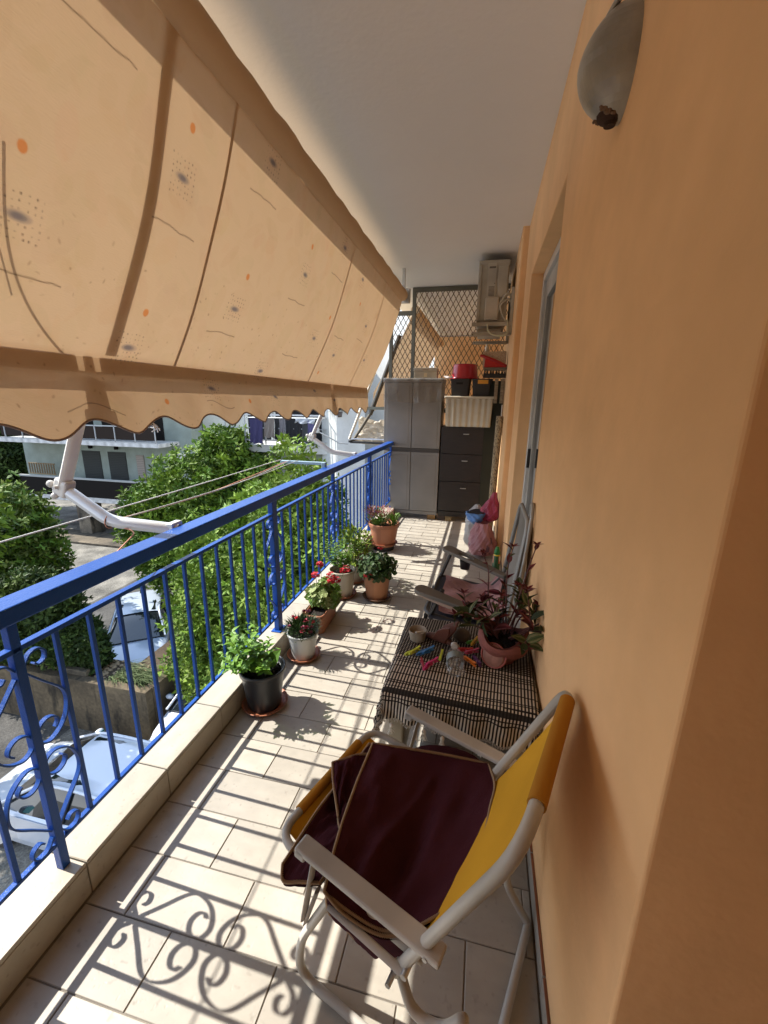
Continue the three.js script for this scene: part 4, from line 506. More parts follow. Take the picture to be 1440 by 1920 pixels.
{
  const Y = TY + .0075;
  const cup = thing('clay_cup', 'small pale stoneware cup with ash inside on the checked cloth', 'cup', [-.205, Y, -1.545]); mesh('body', lathe([[.001, 0], [.026, 0], [.030, .004], [.036, .042], [.0365, .046], [.034, .046], [.031, .03], [.024, .012], [.001, .012]], 32), M([.50, .42, .32], .55, { map: texGrime }), cup); mesh('ash', lathe([[.001, .018], [.027, .017]], 20), M([.16, .12, .09], 1, { bumpMap: bumpFine, bumpScale: .006 }), cup); mesh('butt', [tr(cyl(.004, .004, .04, 0, 0, 0, 0, 0, 0, 10), .01, .038, .005, .9, .4, .8)], M([.7, .66, .6], .8), cup);
  const orn = thing('brown_ornament', 'reddish brown carved bird ornament with raised wings on the checked cloth', 'ornament', [-.118, Y, -1.545], -.5); const mo = M([.15, .045, .025], .55, { map: texGrime, bumpMap: bumpFine, bumpScale: .001 });
  mesh('body', loft([[-.07, .004, .008], [-.05, .014, .014], [-.015, .02, .018], [.03, .024, .017], [.055, .02, .011], [.066, .018, .004]].map(([x, y, r]) => Array.from({ length: 12 }, (_, i) => V(x, y + Math.sin(i / 12 * 6.283) * r * .9, Math.cos(i / 12 * 6.283) * r)))), mo, orn);
  for (const s of [-1, 1]) { const sh = new THREE.Shape(); [[-.02, .0], [.035, .0], [.06, .05], [.066, .085], [.045, .075], [.01, .05]].forEach((p, i) => i ? sh.lineTo(...p) : sh.moveTo(...p)); const g = new THREE.ExtrudeGeometry(sh, { depth: .006, bevelEnabled: true, bevelSize: .002, bevelThickness: .002, bevelSegments: 2 }); mesh('wing', tri(tr(g, 0, .02, s * .013 - .003, s * .22)), mo, orn); }
  const stn = mesh('round_stone', (() => { const g = ball(.034, .03, .024, 0, .028, 0, 22), p = g.attributes.position; for (let i = 0; i < p.count; i++) { const x = p.getX(i), y = p.getY(i), z = p.getZ(i), k = 1 + .07 * Math.sin(x * 90) * Math.sin(y * 70 + z * 60); p.setXYZ(i, x * k, y * k, z * k); } g.computeVertexNormals(); return g; })(), M([.17, .13, .085], .8, { map: texGrime, bumpMap: bumpFine, bumpScale: .002 })); stn.position.set(-.03, Y, -1.575); tag(stn, 'round grey brown stone behind the clear bottle on the table', 'stone');
  const peb = mesh('pebble', ball(.014, .011, .012, 0, .011, 0, 12), M([.42, .38, .3], .7)); peb.position.set(-.045, Y, -1.51); tag(peb, 'pale pebble beside the round grey brown stone', 'stone');
  const bot = thing('clear_bottle', 'crushed clear plastic bottle lying on the checked cloth', 'bottle', [-.045, Y + .022, -1.41], .1);
  { const g = lathe([[.001, -.085], [.022, -.085], [.030, -.075], [.031, -.03], [.027, -.01], [.031, .01], [.030, .04], [.014, .068], [.011, .075], [.011, .085], [.001, .085]], 36), p = g.attributes.position; for (let i = 0; i < p.count; i++) { const a = Math.atan2(p.getZ(i), p.getX(i)), y = p.getY(i), k = 1 + .07 * Math.sin(3 * a + y * 70) + .06 * Math.sin(7 * a - y * 150); p.setX(i, p.getX(i) * k); p.setZ(i, p.getZ(i) * k * .72); } g.computeVertexNormals(); mesh('body', tr(g, 0, 0, 0, -Math.PI / 2), M([.95, .96, .96], .06, { transmission: .92, thickness: 0, clearcoat: 1 }), bot); mesh('cap', cyl(.013, .013, .014, 0, 0, -.09, Math.PI / 2), M([.65, .63, .58], .4), bot); mesh('label_band', tr(lathe([[.0315, -.03], [.0318, .008]], 30), 0, 0, 0, -Math.PI / 2), M([.25, .30, .30], .4, { transmission: .4, thickness: 0 }), bot); }
  // clothes pegs
  const pegG = (() => { const half = s => { const sh = new THREE.Shape(); [[-.037, .001], [-.03, .0035], [-.012, .0015], [.0, .002], [.012, .001], [.036, .007], [.037, .011], [.012, .0065], [-.005, .008], [-.025, .0075], [-.037, .004]].forEach((p, i) => i ? sh.lineTo(p[0], p[1] * s) : sh.moveTo(p[0], p[1] * s)); const g = new THREE.ExtrudeGeometry(sh, { depth: .009, bevelEnabled: true, bevelSize: .0008, bevelThickness: .0008, bevelSegments: 1 }); return tri(tr(g, 0, 0, -.0045)); }; return [half(1), half(-1)]; })();
  const spring = merge([cyl(.0035, .0035, .012, .004, 0, 0, Math.PI / 2, 0, 0, 8)]);
  const peg = (label, c, x, z, turn, y = 0, tilt = 0) => { const p = thing('clothes_peg', label, 'clothes peg', [x, Y + .0115 + y, z], turn, 'clothes pegs scattered on the table'); p.rotation.z = tilt; p.scale.setScalar(.8); const m = M(c, .4); mesh('jaw', pegG[0], m, p); mesh('jaw', pegG[1], m, p); mesh('spring', spring, matSteel, p); };
  const yl = [.50, .56, .05], bl = [.03, .17, .45], pk = [.52, .03, .16], or = [.72, .2, .02], rd = [.5, .03, .03], vi = [.10, .03, .14], mg = [.42, .05, .12], gn = [.1, .35, .06];
  peg('lime yellow clothes peg flat on the cloth under another lime peg', yl, -.212, -1.432, .85); peg('lime yellow clothes peg lying on top of another lime peg', yl, -.198, -1.425, 1.0, .012);
  peg('blue clothes peg pointing at the brown ornament', bl, -.16, -1.455, .75); peg('blue clothes peg lying on top of the other blue pegs', bl, -.148, -1.442, .9, .012); peg('blue clothes peg next to the lime yellow pegs', bl, -.165, -1.432, .7, .006);
  peg('pale lime clothes peg standing against the clear bottle', yl, -.098, -1.437, 1.5);
  peg('hot pink clothes peg flat on the cloth beside the dark red peg', pk, -.138, -1.362, 1.1); peg('hot pink clothes peg lying across another pink peg', pk, -.125, -1.37, .9, .012); peg('dark red clothes peg beside the hot pink pegs', [.3, .02, .05], -.158, -1.365, 1.9);
  peg('orange clothes peg lying beside the pink planter', or, .008, -1.415, -.75, .01); peg('red clothes peg behind the orange peg', rd, -.012, -1.50, .2); peg('magenta clothes peg crossing the orange peg', mg, .014, -1.475, .55, .012); peg('dark violet clothes peg under the orange peg', vi, .035, -1.44, -1.1); peg('green clothes peg near the pink planter', gn, .018, -1.56, .6, .004); peg('amber clothes peg behind the red peg', [.5, .3, .03], .022, -1.545, 1.2, .014);
}
{ // pink planter with tradescantia
  const p = thing('pink_planter', 'pink terracotta shell planter with trailing purple and green striped plant on the table', 'potted plant', [.128, TY + .0065, -1.50], -.25);
  const prof = [[.04, 0], [.062, .006], [.085, .035], [.094, .07], [.092, .10], [.084, .12]], rim = a => .105 + .042 * Math.pow(Math.abs(Math.cos(a)), 3) - .018 * Math.pow(Math.abs(Math.sin(a)), 2);
  const outer = grid(64, 20, (u, v) => { const a = u * 6.28319, h = rim(a), y = h * v, k = y / .12, t = k * 5, i = Math.min(4, Math.floor(t)), r = prof[i][0] + (prof[Math.min(5, i + 1)][0] - prof[i][0]) * Math.min(1, t - i) + .012 * Math.max(0, Math.abs(Math.cos(a)) - .75) * k; return V(Math.cos(a) * r, y, Math.sin(a) * r); });
  const inner = grid(64, 6, (u, v) => { const a = u * 6.28319, h = rim(a) - .001, y = h - (h - .075) * v; return V(Math.cos(a) * (.080 + .012 * Math.max(0, Math.abs(Math.cos(a)) - .75)), y, Math.sin(a) * .080); });
  const mp = M([.42, .13, .10], .6, { map: texGrime, bumpMap: bumpFine, bumpScale: .0012 }); mesh('bowl', [outer, inner, cyl(.045, .045, .002, 0, .001, 0, 0, 0, 0, 30)], mp, p); soil(p, .075, .078);
  const md = mesh('medallion', [tr(lathe([[.001, .011], [.037, .009], [.042, .001]], 40), 0, 0, 0, Math.PI / 2)], M([.47, .22, .16], .65, { map: texGrime }), p); md.position.set(-.018, .045, .0735); md.rotation.set(-.30, -.22, 0);
  const rg = mesh('medallion_ring', [pipe(Array.from({ length: 41 }, (_, i) => V(Math.cos(i / 40 * 6.2832) * .047, Math.sin(i / 40 * 6.2832) * .043, 0)), .0035, { n: 6 })], M([.38, .10, .08], .6), p); rg.position.set(-.018, .047, .0745); rg.rotation.set(-.30, -.22, 0);
  const stripe = (a, b, d) => canvasTex(64, 64, (c, w, h) => { c.fillStyle = a; c.fillRect(0, 0, w, h); c.fillStyle = b; c.fillRect(8, 0, 12, h); c.fillRect(44, 0, 12, h); c.fillStyle = d; c.fillRect(30, 0, 4, h); });
  const mats = [leafMat([.22, .25, .13], stripe('#8fa070', '#e8d8c8', '#607048')), leafMat([.34, .15, .17], stripe('#a06878', '#e0b8b8', '#704050')), leafMat([.10, .14, .06], stripe('#a0a890', '#8a9a7c', '#606050')), leafMat([.20, .045, .065], stripe('#c08090', '#a86878', '#704050'))];
  const q = mulberry(83), lg = new Leaves().add(new THREE.Matrix4(), .08, .034, .35, .12, 4).build(), lb = new Leaves().add(new THREE.Matrix4(), .095, .05, .3, .15, 4).build(), st = [];
  const shoot = (pts, n, set, sc = 1, big) => { const cv = new THREE.CatmullRomCurve3(pts.map(a => V(...a))); st.push(pipe(cv.getPoints(14), t => .0035 - .0015 * t, { n: 6 })); for (let i = 0; i < n; i++) { const t = .25 + .75 * (i + .5) / n, c = cv.getPoint(t), tg = cv.getTangent(t), a = i * 2.6 + q(), sd = V(Math.cos(a), .1, Math.sin(a)); const m = frame(c, sd.addScaledVector(tg, .5 + q() * .5), tg.clone().add(V(0, .5, 0))); const k = sc * (.6 + .5 * q()) * (1 - .3 * t); const e = mesh('leaf', big ? lb : lg, mats[set[Math.floor(q() * set.length)]], p); e.applyMatrix4(m.multiply(new THREE.Matrix4().makeScale(k, k, k))); } const tip = cv.getPoint(1); for (let k = 0; k < 5; k++) { const e = mesh('leaf', lg, mats[1 + 2 * (k & 1)], p); const s = sc * .42; e.applyMatrix4(frame(tip, V(Math.cos(k * 1.3), .5, Math.sin(k * 1.3))).multiply(new THREE.Matrix4().makeScale(s, s, s))); } };
  shoot([[.0, .1, .0], [.03, .22, -.03], [.055, .36, -.06], [.075, .45, -.05]], 5, [3, 3, 1], .8); shoot([[.02, .1, .02], [.09, .16, .03], [.085, .24, .05], [.07, .31, .03]], 7, [2, 0, 3], .9, true); shoot([[.05, .1, .04], [.095, .12, .07], [.09, .15, .10], [.09, .13, .12]], 5, [0, 2], 1, true);
  shoot([[-.02, .1, -.02], [-.08, .2, -.06], [-.10, .30, -.10], [-.13, .36, -.12]], 5, [3, 1], .8); shoot([[-.03, .1, .0], [-.10, .16, -.01], [-.15, .18, .0], [-.17, .22, -.02]], 9, [0, 2, 1], .85); shoot([[0, .1, -.03], [-.02, .22, -.08], [-.03, .32, -.12], [-.02, .40, -.14]], 7, [1, 0, 3], .85); shoot([[-.02, .1, .03], [-.02, .16, .02], [-.03, .20, .03], [-.02, .25, .0]], 12, [0, 1, 2], .8); shoot([[-.04, .1, .03], [-.08, .13, .05], [-.12, .13, .04], [-.14, .16, .03]], 8, [2, 2, 0], 1, true); shoot([[.02, .1, -.02], [.03, .17, -.03], [.04, .22, -.06], [.02, .27, -.08]], 10, [2, 0, 1], .9, true);
  for (let i = 0; i < 9; i++) { const a = 2.2 + i * .55, r = .07 + .05 * q(); shoot([[Math.cos(a) * .03, .09, Math.sin(a) * .03], [Math.cos(a) * r * .8, .13 + q() * .04, Math.sin(a) * r * .8], [Math.cos(a) * r * 1.3, .15 + q() * .06, Math.sin(a) * r * 1.2], [Math.cos(a) * r * 1.6, .15 + q() * .08, Math.sin(a) * r * 1.4]], 6, [0, 2, 2, 1], 1.05, true); }
  mesh('stems', st, M([.10, .035, .035], .6), p);
}
// ---------------------------------------------------------------- near folding chair and blanket
{
  const c = thing('yellow_folding_chair', 'folding chair with yellow sling back and white tube frame beside the table', 'folding chair', [.006, 0, -.815], -18.6 * Math.PI / 180); // local: -x forward, -z far side
  const mt = M([.60, .57, .51], .42, { map: texGrime }), mw = M([.64, .61, .56], .5, { map: texGrime }), my = M([.70, .36, .03], .85, { bumpMap: weave, bumpScale: .0005, map: texSoft, specularIntensity: .15 }), myo = M([.46, .21, .03], .85, { bumpMap: weave, bumpScale: .0005, map: texSoft, specularIntensity: .15 });
  const L = (u, y, v) => V(-u, y, -v), r = .0122, W = .215;
  mesh('seat_frame', pipe([L(-.02, .365, -W), L(.385, .405, -W + .005), L(.385, .405, W - .005), L(-.02, .365, W)], .0105, { corner: .055, n: 12 }), mt, c);
  mesh('back_frame', pipe([L(.03, .32, -.237), L(-.186, .83, -.268), L(-.186, .83, .165), L(.03, .32, .232)], r, { corner: .085, n: 14 }), mt, c);
  mesh('front_wrap', pipe([L(.386, .405, -.13), L(.386, .405, .14)], .0135, { n: 14 }), myo, c);
  mesh('top_wrap', pipe([L(-.186, .83, -.185), L(-.186, .83, .105)], .0155, { n: 16 }), myo, c);
  mesh('back_sling', grid(20, 24, (s, t) => { const y = .826 - t * .45, u = -.183 + t * .19, wv = .150 + .050 * Math.min(1, t * 2.2), vo = -.040 * (1 - t); const sag = .028 * Math.sin(Math.PI * t) * (1 - Math.pow(2 * s - 1, 2) * .5); return L(u - sag * .9 - .004, y, vo + (2 * s - 1) * wv); }, (s, t) => [s * .4, t * .45]), my, c);
  mesh('seat_sling', grid(20, 20, (s, t) => { const u = .385 - t * .385; return L(u, .405 - .04 * t - .05 * Math.sin(Math.PI * t) + (t > .9 ? (t - .9) * .3 : 0), (2 * s - 1) * .185); }, (s, t) => [s * .37, t * .4]), my, c);
  for (const sgn of [-1, 1]) {
    const v = sgn * .247, a = mesh('armrest', [rbox(.345, .016, .040, .005, 0, 0, 0)], mw, c); a.position.copy(L(.10, .487, v)); a.rotation.z = -.10;
    mesh('arm_end', [rbox(.028, .028, .040, .005, -.160, -.007, 0)], mw, a); mesh('rivet', [cyl(.005, .005, .044, .145, -.004, 0, Math.PI / 2)], matSteel, a);
    mesh('arm_link', [pipe([L(.232, .487, v), L(.275, .27, v * .99)], .012, { n: 8, flat: .4 }), pipe([L(.235, .38, v * .96), L(.275, .25, v * .97)], .011, { n: 8, flat: .4 })], mw, c);
    mesh('seat_link', [pipe([L(.19, .392, v * 1.03), L(-.0, .366, v * 1.03)], .009, { n: 8, flat: .5 })], mw, c);
    mesh('leg', pipe([L(.20, .38, v * .95), L(.30, .16, v * .95), L(.315, .022, v * .93), L(.10, .014, v * .9), L(-.02, .014, v * .89)], .0108, { corner: .06, n: 12 }), mt, c);
    mesh('rear_leg', pipe([L(.03, .33, v * .93), L(-.01, .235, v * .96), L(-.075, .24, v * .93), L(-.115, .30, v * .86), L(-.08, .12, v * .80), L(-.16, .013, v * .8)], .0108, { corner: .05, n: 12 }), mt, c);
    mesh('bolt', [cyl(.007, .007, .05, -.0, .372, -v * .97, Math.PI / 2), cyl(.006, .006, .05, -.03, .33, -v, Math.PI / 2)], matSteel, c);
  }
  mesh('floor_bar', [pipe([L(-.16, .013, -.195), L(-.16, .013, .195)], .0108, { n: 10 })], mt, c);
}
{ // folded maroon blanket on the seat: three layers with whip-stitched edges
  const bl = thing('maroon_blanket', 'folded maroon fleece blanket with stitched tan edge on the yellow chair', 'blanket'); const mb = M([.052, .013, .019], .95, { specularIntensity: .2, sheen: 1, sheenColor: L3(.10, .03, .04), sheenRoughness: .6, bumpMap: bumpCloth, bumpScale: .002 }), ms = M([.33, .22, .13], .9);
  const cat = (pts, n) => new THREE.CatmullRomCurve3(pts.map(a => V(...a)), false, 'centripetal').getPoints(n);
  const layer = (top, right, bottom, left, fold, seed) => { const N = 64, T = cat(top, N), B = cat(bottom, N), Lf = cat(left, N), Rt = cat(right, N); const f = (i, j) => { const u = i / N, v = j / N; const P = T[i].clone().multiplyScalar(1 - v).addScaledVector(B[i], v).addScaledVector(Lf[j], 1 - u).addScaledVector(Rt[j], u); P.addScaledVector(T[0], -(1 - u) * (1 - v)).addScaledVector(T[N], -u * (1 - v)).addScaledVector(B[0], -(1 - u) * v).addScaledVector(B[N], -u * v); const e = Math.pow(Math.sin(Math.PI * u) * Math.sin(Math.PI * v), .6); P.y += e * fold(u, v) + e * .034 * (fbm(u * .5 + .1 * seed, v * .5, 7, 3, 30 + seed) - .5) + e * .030 * (.35 - Math.abs(fbm(u * .9 + v * .35, v * .25 + u * .15, 5, 2, 40 + seed) - .5) * 2.4) + .009 * (fbm(u, v, 9, 2, 50 + seed) - .5); return P; };
    const g = grid(N, N, (u, v) => f(Math.round(u * N), Math.round(v * N)), (u, v) => [u * .45, v * .45]); mesh('layer', g, mb, bl); const under = g.clone(); under.translate(.002, -.009, .001); mesh('layer', under, mb, bl);
    const q = mulberry(seed); for (const e of [T, B, Lf, Rt]) { const st = []; const dense = new THREE.CatmullRomCurve3(e); const len = dense.getLength(), n = Math.round(len / .0035); const pts = dense.getSpacedPoints(n * 2).map((p, i) => p.clone().add(V(0, i & 1 ? .0022 : -.0015, 0))); mesh('stitched_edge', pipe(pts, t => .0034, { n: 6 }), ms, bl); } };
  // lowest, spread to the front bar
  layer([[-.275, .430, -1.05], [-.31, .428, -.93], [-.345, .424, -.83], [-.385, .405, -.68]], [[-.385, .405, -.68], [-.372, .395, -.655], [-.33, .405, -.655], [-.285, .41, -.66]], [[-.16, .425, -1.06], [-.2, .42, -.95], [-.23, .418, -.8], [-.285, .41, -.66]], [[-.275, .430, -1.05], [-.24, .425, -1.055], [-.2, .425, -1.06], [-.16, .425, -1.06]], (u, v) => -.004 + .006 * Math.sin(u * 9), 1);
  // middle, turned corner
  layer([[-.355, .448, -.94], [-.33, .449, -.955], [-.29, .452, -.98], [-.245, .445, -1.0]], [[-.245, .445, -1.0], [-.25, .436, -.9], [-.25, .43, -.83], [-.252, .428, -.745]], [[-.29, .430, -.80], [-.28, .430, -.78], [-.265, .428, -.76], [-.252, .428, -.745]], [[-.355, .448, -.94], [-.335, .44, -.89], [-.31, .437, -.84], [-.29, .436, -.80]], (u, v) => .004 * Math.sin(u * 7 + v * 5), 2);
  // top, draped over the near side of the seat
  layer([[-.255, .468, -1.015], [-.157, .468, -1.02], [-.045, .462, -1.03], [.078, .455, -1.035]], [[.078, .455, -1.035], [.094, .462, -.965], [.080, .470, -.88], [.066, .478, -.80], [.036, .465, -.715], [-.002, .44, -.655]], [[-.262, .44, -.628], [-.215, .400, -.622], [-.12, .385, -.615], [-.002, .44, -.655]], [[-.255, .468, -1.015], [-.268, .452, -.887], [-.270, .446, -.738], [-.262, .44, -.628]], (u, v) => -.055 * clamp((u - .22) * 2.6, 0, 1) + .004 + .012 * Math.sin(u * 8 + v * 3) * clamp(u * 2 - .3, 0, 1) + .007 * Math.sin(u * 15 - v * 6) + .024 * Math.exp(-Math.pow((u - .80 + v * .22) * 12, 2)) + .014 * Math.exp(-Math.pow((u - .45 + v * .1) * 14, 2)) - .016 * Math.exp(-Math.pow((u - .68 + v * .2) * 14, 2)), 3);
  // part hanging below the near arm
  layer([[-.258, .430, -.63], [-.205, .40, -.628], [-.13, .385, -.622], [-.05, .405, -.63]], [[-.05, .405, -.63], [-.055, .37, -.625], [-.07, .34, -.625], [-.09, .315, -.628]], [[-.235, .34, -.645], [-.19, .30, -.64], [-.14, .29, -.635], [-.09, .315, -.628]], [[-.258, .430, -.63], [-.260, .40, -.636], [-.255, .36, -.64], [-.235, .34, -.645]], (u, v) => .01 * Math.sin(u * 9), 4);
  mesh('folded_end', [ball(.11, .03, .045, -.04, .40, -1.075, 20)], mb, bl);
}
{ // far folding chair with the pink towel
  const c = thing('grey_folding_chair', 'dark framed folding chair with grey arms and cup holder behind the table', 'folding chair'); const mt = M([.05, .047, .045], .4, { metalness: .3 }), ma = M([.20, .175, .145], .55, { map: texGrime }), mn = M([.035, .04, .06], .8, { bumpMap: weave, bumpScale: .0006 }), mg = M([.30, .28, .25], .7, { map: texGrime, bumpMap: weave, bumpScale: .0004 });
  const arm = (a, b, hole) => { const A = V(...a), B = V(...b), d = B.clone().sub(A), len = d.length(); const sh = new THREE.Shape(); const hw = .036; sh.moveTo(0, -hw); sh.lineTo(len, -.017); sh.lineTo(len, .017); sh.lineTo(0, hw); sh.quadraticCurveTo(-.035, hw, -.035, 0); sh.quadraticCurveTo(-.035, -hw, 0, -hw); if (hole) { const h = new THREE.Path(); h.absellipse(.125, 0, .056, .024, 0, 6.28319, true); sh.holes.push(h); sh.curves; } const g = new THREE.ExtrudeGeometry(sh, { depth: .012, bevelEnabled: true, bevelSize: .004, bevelThickness: .004, bevelSegments: 2, curveSegments: 20 }); const x = d.clone().normalize(), up = V(0, 1, 0), y = up.clone().cross(x).normalize(), z = x.clone().cross(y); const m = new THREE.Matrix4().makeBasis(x, y, z); m.setPosition(A); g.applyMatrix4(m); return mesh('armrest', tri(g), ma, c); };
  const far = arm([-.150, .585, -2.44], [.165, .545, -2.20], true), near = arm([-.235, .555, -1.90], [.03, .525, -1.80], false);
  mesh('arm_edge', pipe([[-.262, .548, -1.895], [-.2, .54, -1.862], [.02, .515, -1.775]], .009, { n: 8 }), M([.34, .24, .18], .6), near);
  mesh('cup_holder', lathe([[.030, 0], [.032, .002], [.026, -.05], [.001, -.05]], 24), matBlack, far).position.set(-.052, .560, -2.365);
  mesh('seat_frame', pipe([[.16, .38, -2.40], [-.20, .41, -2.46], [-.23, .41, -1.97], [.14, .38, -1.88]], .0115, { corner: .05 }), mt, c);
  mesh('seat_pad', grid(14, 14, (u, v) => V(-.205 + u * .36, .415 - .02 * u - .025 * Math.sin(u * 3.14) * Math.sin(v * 3.14), -2.45 + v * .54 + (u * .05)), (u, v) => [u, v]), mn, c);
  mesh('front_flap', grid(6, 14, (u, v) => V(-.225 - .012 * Math.sin(u * 3), .418 - u * .10, -2.44 + v * .45)), mn, c);
  mesh('back_frame', pipe([[.15, .37, -2.39], [.222, .93, -2.33], [.222, .93, -1.92], [.15, .37, -1.87]], .011, { corner: .06 }), M([.30, .30, .29], .4, { metalness: .3 }), c);
  mesh('back_sling', grid(12, 16, (u, v) => V(.150 + .070 * v + .02 * Math.sin(v * 3.14) , .41 + .50 * v, -2.35 + u * .44), (u, v) => [u * .4, v * .5]), mg, c);
  for (const [zz, z2] of [[-2.43, -2.45], [-1.91, -1.95]]) { mesh('front_leg', pipe([[-.14, .57, zz], [-.20, .40, z2], [-.05, .012, z2 + .02]], .0105, { corner: .03 }), mt, c); mesh('rear_leg', pipe([[.17, .52, zz + .12], [-.05, .2, z2 + .02], [-.2, .012, z2 + .03]], .0105, { corner: .03 }), mt, c); }
  mesh('folded_frame', [pipe([[.205, .60, -1.86], [.232, .98, -1.90], [.236, 1.02, -1.95], [.236, .98, -2.0], [.225, .6, -2.02]], .009, { corner: .04 }), pipe([[.19, .55, -1.85], [.215, .78, -1.865], [.225, .84, -1.90]], .008, { corner: .03 })], M([.30, .30, .29], .35, { metalness: .4 }), c);
  const q = mulberry(9), tw = mesh('pink_towel', grid(36, 36, (u, v) => V(-.165 + u * .315 + .01 * Math.sin(v * 7), .437 + .012 * Math.sin(u * 9 + v * 4) * Math.sin(v * 8 + u * 2) - .02 * Math.sin(u * 3.14) + (u > .85 ? (u - .85) * .5 : 0), -2.42 + v * .45 + .05 * u), (u, v) => [u * .32, v * .45]), M([.56, .43, .41], .95, { map: dtex(256, .3, (u, v) => { const k = fbm(u, v, 6, 5, 200), s = fbm(u, v, 14, 3, 201); return s > .55 ? [.86, .74, .74] : [.7 + .3 * k, .58 + .3 * k, .6 + .3 * k]; }), bumpMap: bumpCloth, bumpScale: .004 })); tag(tw, 'faded pink floral towel spread on the seat of the grey chair', 'towel');
}
// ---------------------------------------------------------------- clothes lines outside the railing
{
  const b = thing('clothes_line_rack', 'light blue clothes line bracket with cords outside the railing', 'clothes line'); const mb = M([.35, .52, .62], .45, { map: texGrime });
  mesh('bracket', [rbox(.36, .022, .03, .004, -1.32, .985, -3.0), rbox(.03, .10, .04, .004, -1.15, .945, -3.0)], mb, b);
  mesh('bracket', [rbox(.36, .022, .03, .004, -1.32, .985, .35), rbox(.03, .10, .04, .004, -1.15, .945, .35)], mb, b);
  [[-1.50, .012]].forEach(([x, s], k) => { const p = []; for (let i = 0; i <= 20; i++) { const t = i / 20; p.push([x, 1.0 - s * Math.sin(Math.PI * t), -3.0 + 3.35 * t]); } mesh('cord', pipe(p, .0028, { n: 6 }), M([[.62, .62, .60], [.55, .52, .48], [.7, .7, .68], [.6, .6, .57]][k], .6), b); });
  [[-1.42, -.0], [-1.36, -.02]].forEach(([x, d]) => mesh('cord', pipe(Array.from({ length: 17 }, (_, i) => V(-1.375 + (x + 1.375) * i / 16, .985 - (.05 + d) * Math.sin(i / 16 * 3.14) * .6 + .015 * i / 16, -1.30 - 1.7 * i / 16)), .0022, { n: 6 }), M([.55, .52, .46], .6), b));
  mesh('orange_cord', [pipe([[-1.375, .985, -1.31], [-1.38, .965, -1.9], [-1.42, .98, -2.6], [-1.45, .99, -3.0]], .0028, { n: 6, corner: .2 }), pipe([[-1.36, .965, -1.31], [-1.26, .955, -1.30], [-1.165, .945, -1.1]], .0025, { n: 6, corner: .05 }), pipe(Array.from({ length: 25 }, (_, i) => V(-1.375, .985 + Math.sin(i * .52) * .0255, -1.30 + Math.cos(i * .52) * .0255)), .0026, { n: 6 })], M([.55, .25, .15], .7), b);
}
// ---------------------------------------------------------------- next balcony beyond the screen
{
  const a = thing('neighbour_awning', 'beige awning with a steep side arm on the next balcony', 'awning'); const mf = M([.62, .47, .30], .95, { transmission: .2, thickness: 0, bumpMap: bumpCloth, bumpScale: .001 }), dk = M([.10, .085, .06], .6);
  mesh('fabric', grid(20, 10, (u, v) => V(-1.02 - .55 * v, 2.6 - 1.05 * v - .03 * Math.sin(3.14 * v), -9.6 + u * 3.5)), mf, a);
  mesh('valance', grid(30, 4, (u, v) => V(-1.57, 1.55 - v * (.22 + .03 * Math.sin(u * 60)), -9.6 + u * 3.5)), mf, a);
  mesh('side_arm', [pipe([[-1.20, 2.62, -6.0], [-1.90, .90, -6.0]], .035, { n: 10, flat: .5 })], M([.74, .68, .55], .5), a);
  mesh('lower_arm', [pipe([[-1.19, 2.30, -6.04], [-1.60, 1.25, -6.04]], .032, { n: 4 }), pipe([[-1.56, 1.32, -6.06], [-1.87, .86, -6.06]], .022, { n: 4 })], dk, a);
  mesh('roll', cyl(.06, .06, 3.5, -1.0, 2.62, -7.85, Math.PI / 2), matAwningSolid, a);
  mesh('cross_bar', [rbox(1.4, .04, .04, .004, -1.0, 1.34, -6.02)], M([.16, .16, .12], .6), a);
  const tp = mesh('beige_tarp', grid(40, 24, (u, v) => { const n = Math.sin(u * 17 + v * 9) * .03 + Math.sin(u * 31 - v * 23) * .02 + Math.abs(Math.sin(u * 9 + v * 14)) * .04; return V(-1.78 + u * .75 - v * .06, 1.20 - v * .36 + n * .4 - .05 * Math.sin(u * 3.1), -6.16 + n); }), M([.62, .54, .42], .9, { transmission: .3, thickness: 0 })); tag(tp, 'crumpled beige tarp hanging on the next balcony', 'tarp');
  const rk = thing('drying_rack', 'folding drying rack with white and black rails on the next balcony edge', 'drying rack'); mesh('rails', [0, 1, 2, 3].map(i => rbox(.62, .016, .02, .003, -1.55, .905 - i * .003, -5.98 - i * .09)), M([.7, .7, .72], .4), rk); mesh('frame', [rbox(.62, .03, .05, .004, -1.56, .86, -5.96), rbox(.03, .03, .5, .004, -1.86, .875, -6.12)], matBlack, rk);
  const nf = struct('next_balcony_floor', span(-1.19, .19, -.22, -.003, -10.1, -6.21), M([.5, .46, .4], .6, { map: texTile }));
  const nr = thing('neighbour_railing', 'blue iron railing continuing along the next balcony', 'railing', [-1.11, 0, 0]); mesh('handrail', rbox(.07, .045, 4, .005, 0, .937, -7.9), matBlue, nr); mesh('bottom_rail', rbox(.03, .012, 4, .002, 0, .2, -7.9), matBlue, nr); const bg = rbox(.0125, .72, .0125, .0015, 0, .56, 0); for (let i = 0; i < 34; i++) { const m = mesh('bar', bg, matBlue, nr); m.position.z = -5.95 - i * .115; }
  const w = thing('divider_wall', 'orange plastered wall at the far end of the next balcony', 'wall'); mesh('plaster', box(1.5, 2.8, .15, -.42, 1.4, -10.0), matWall, w);
}
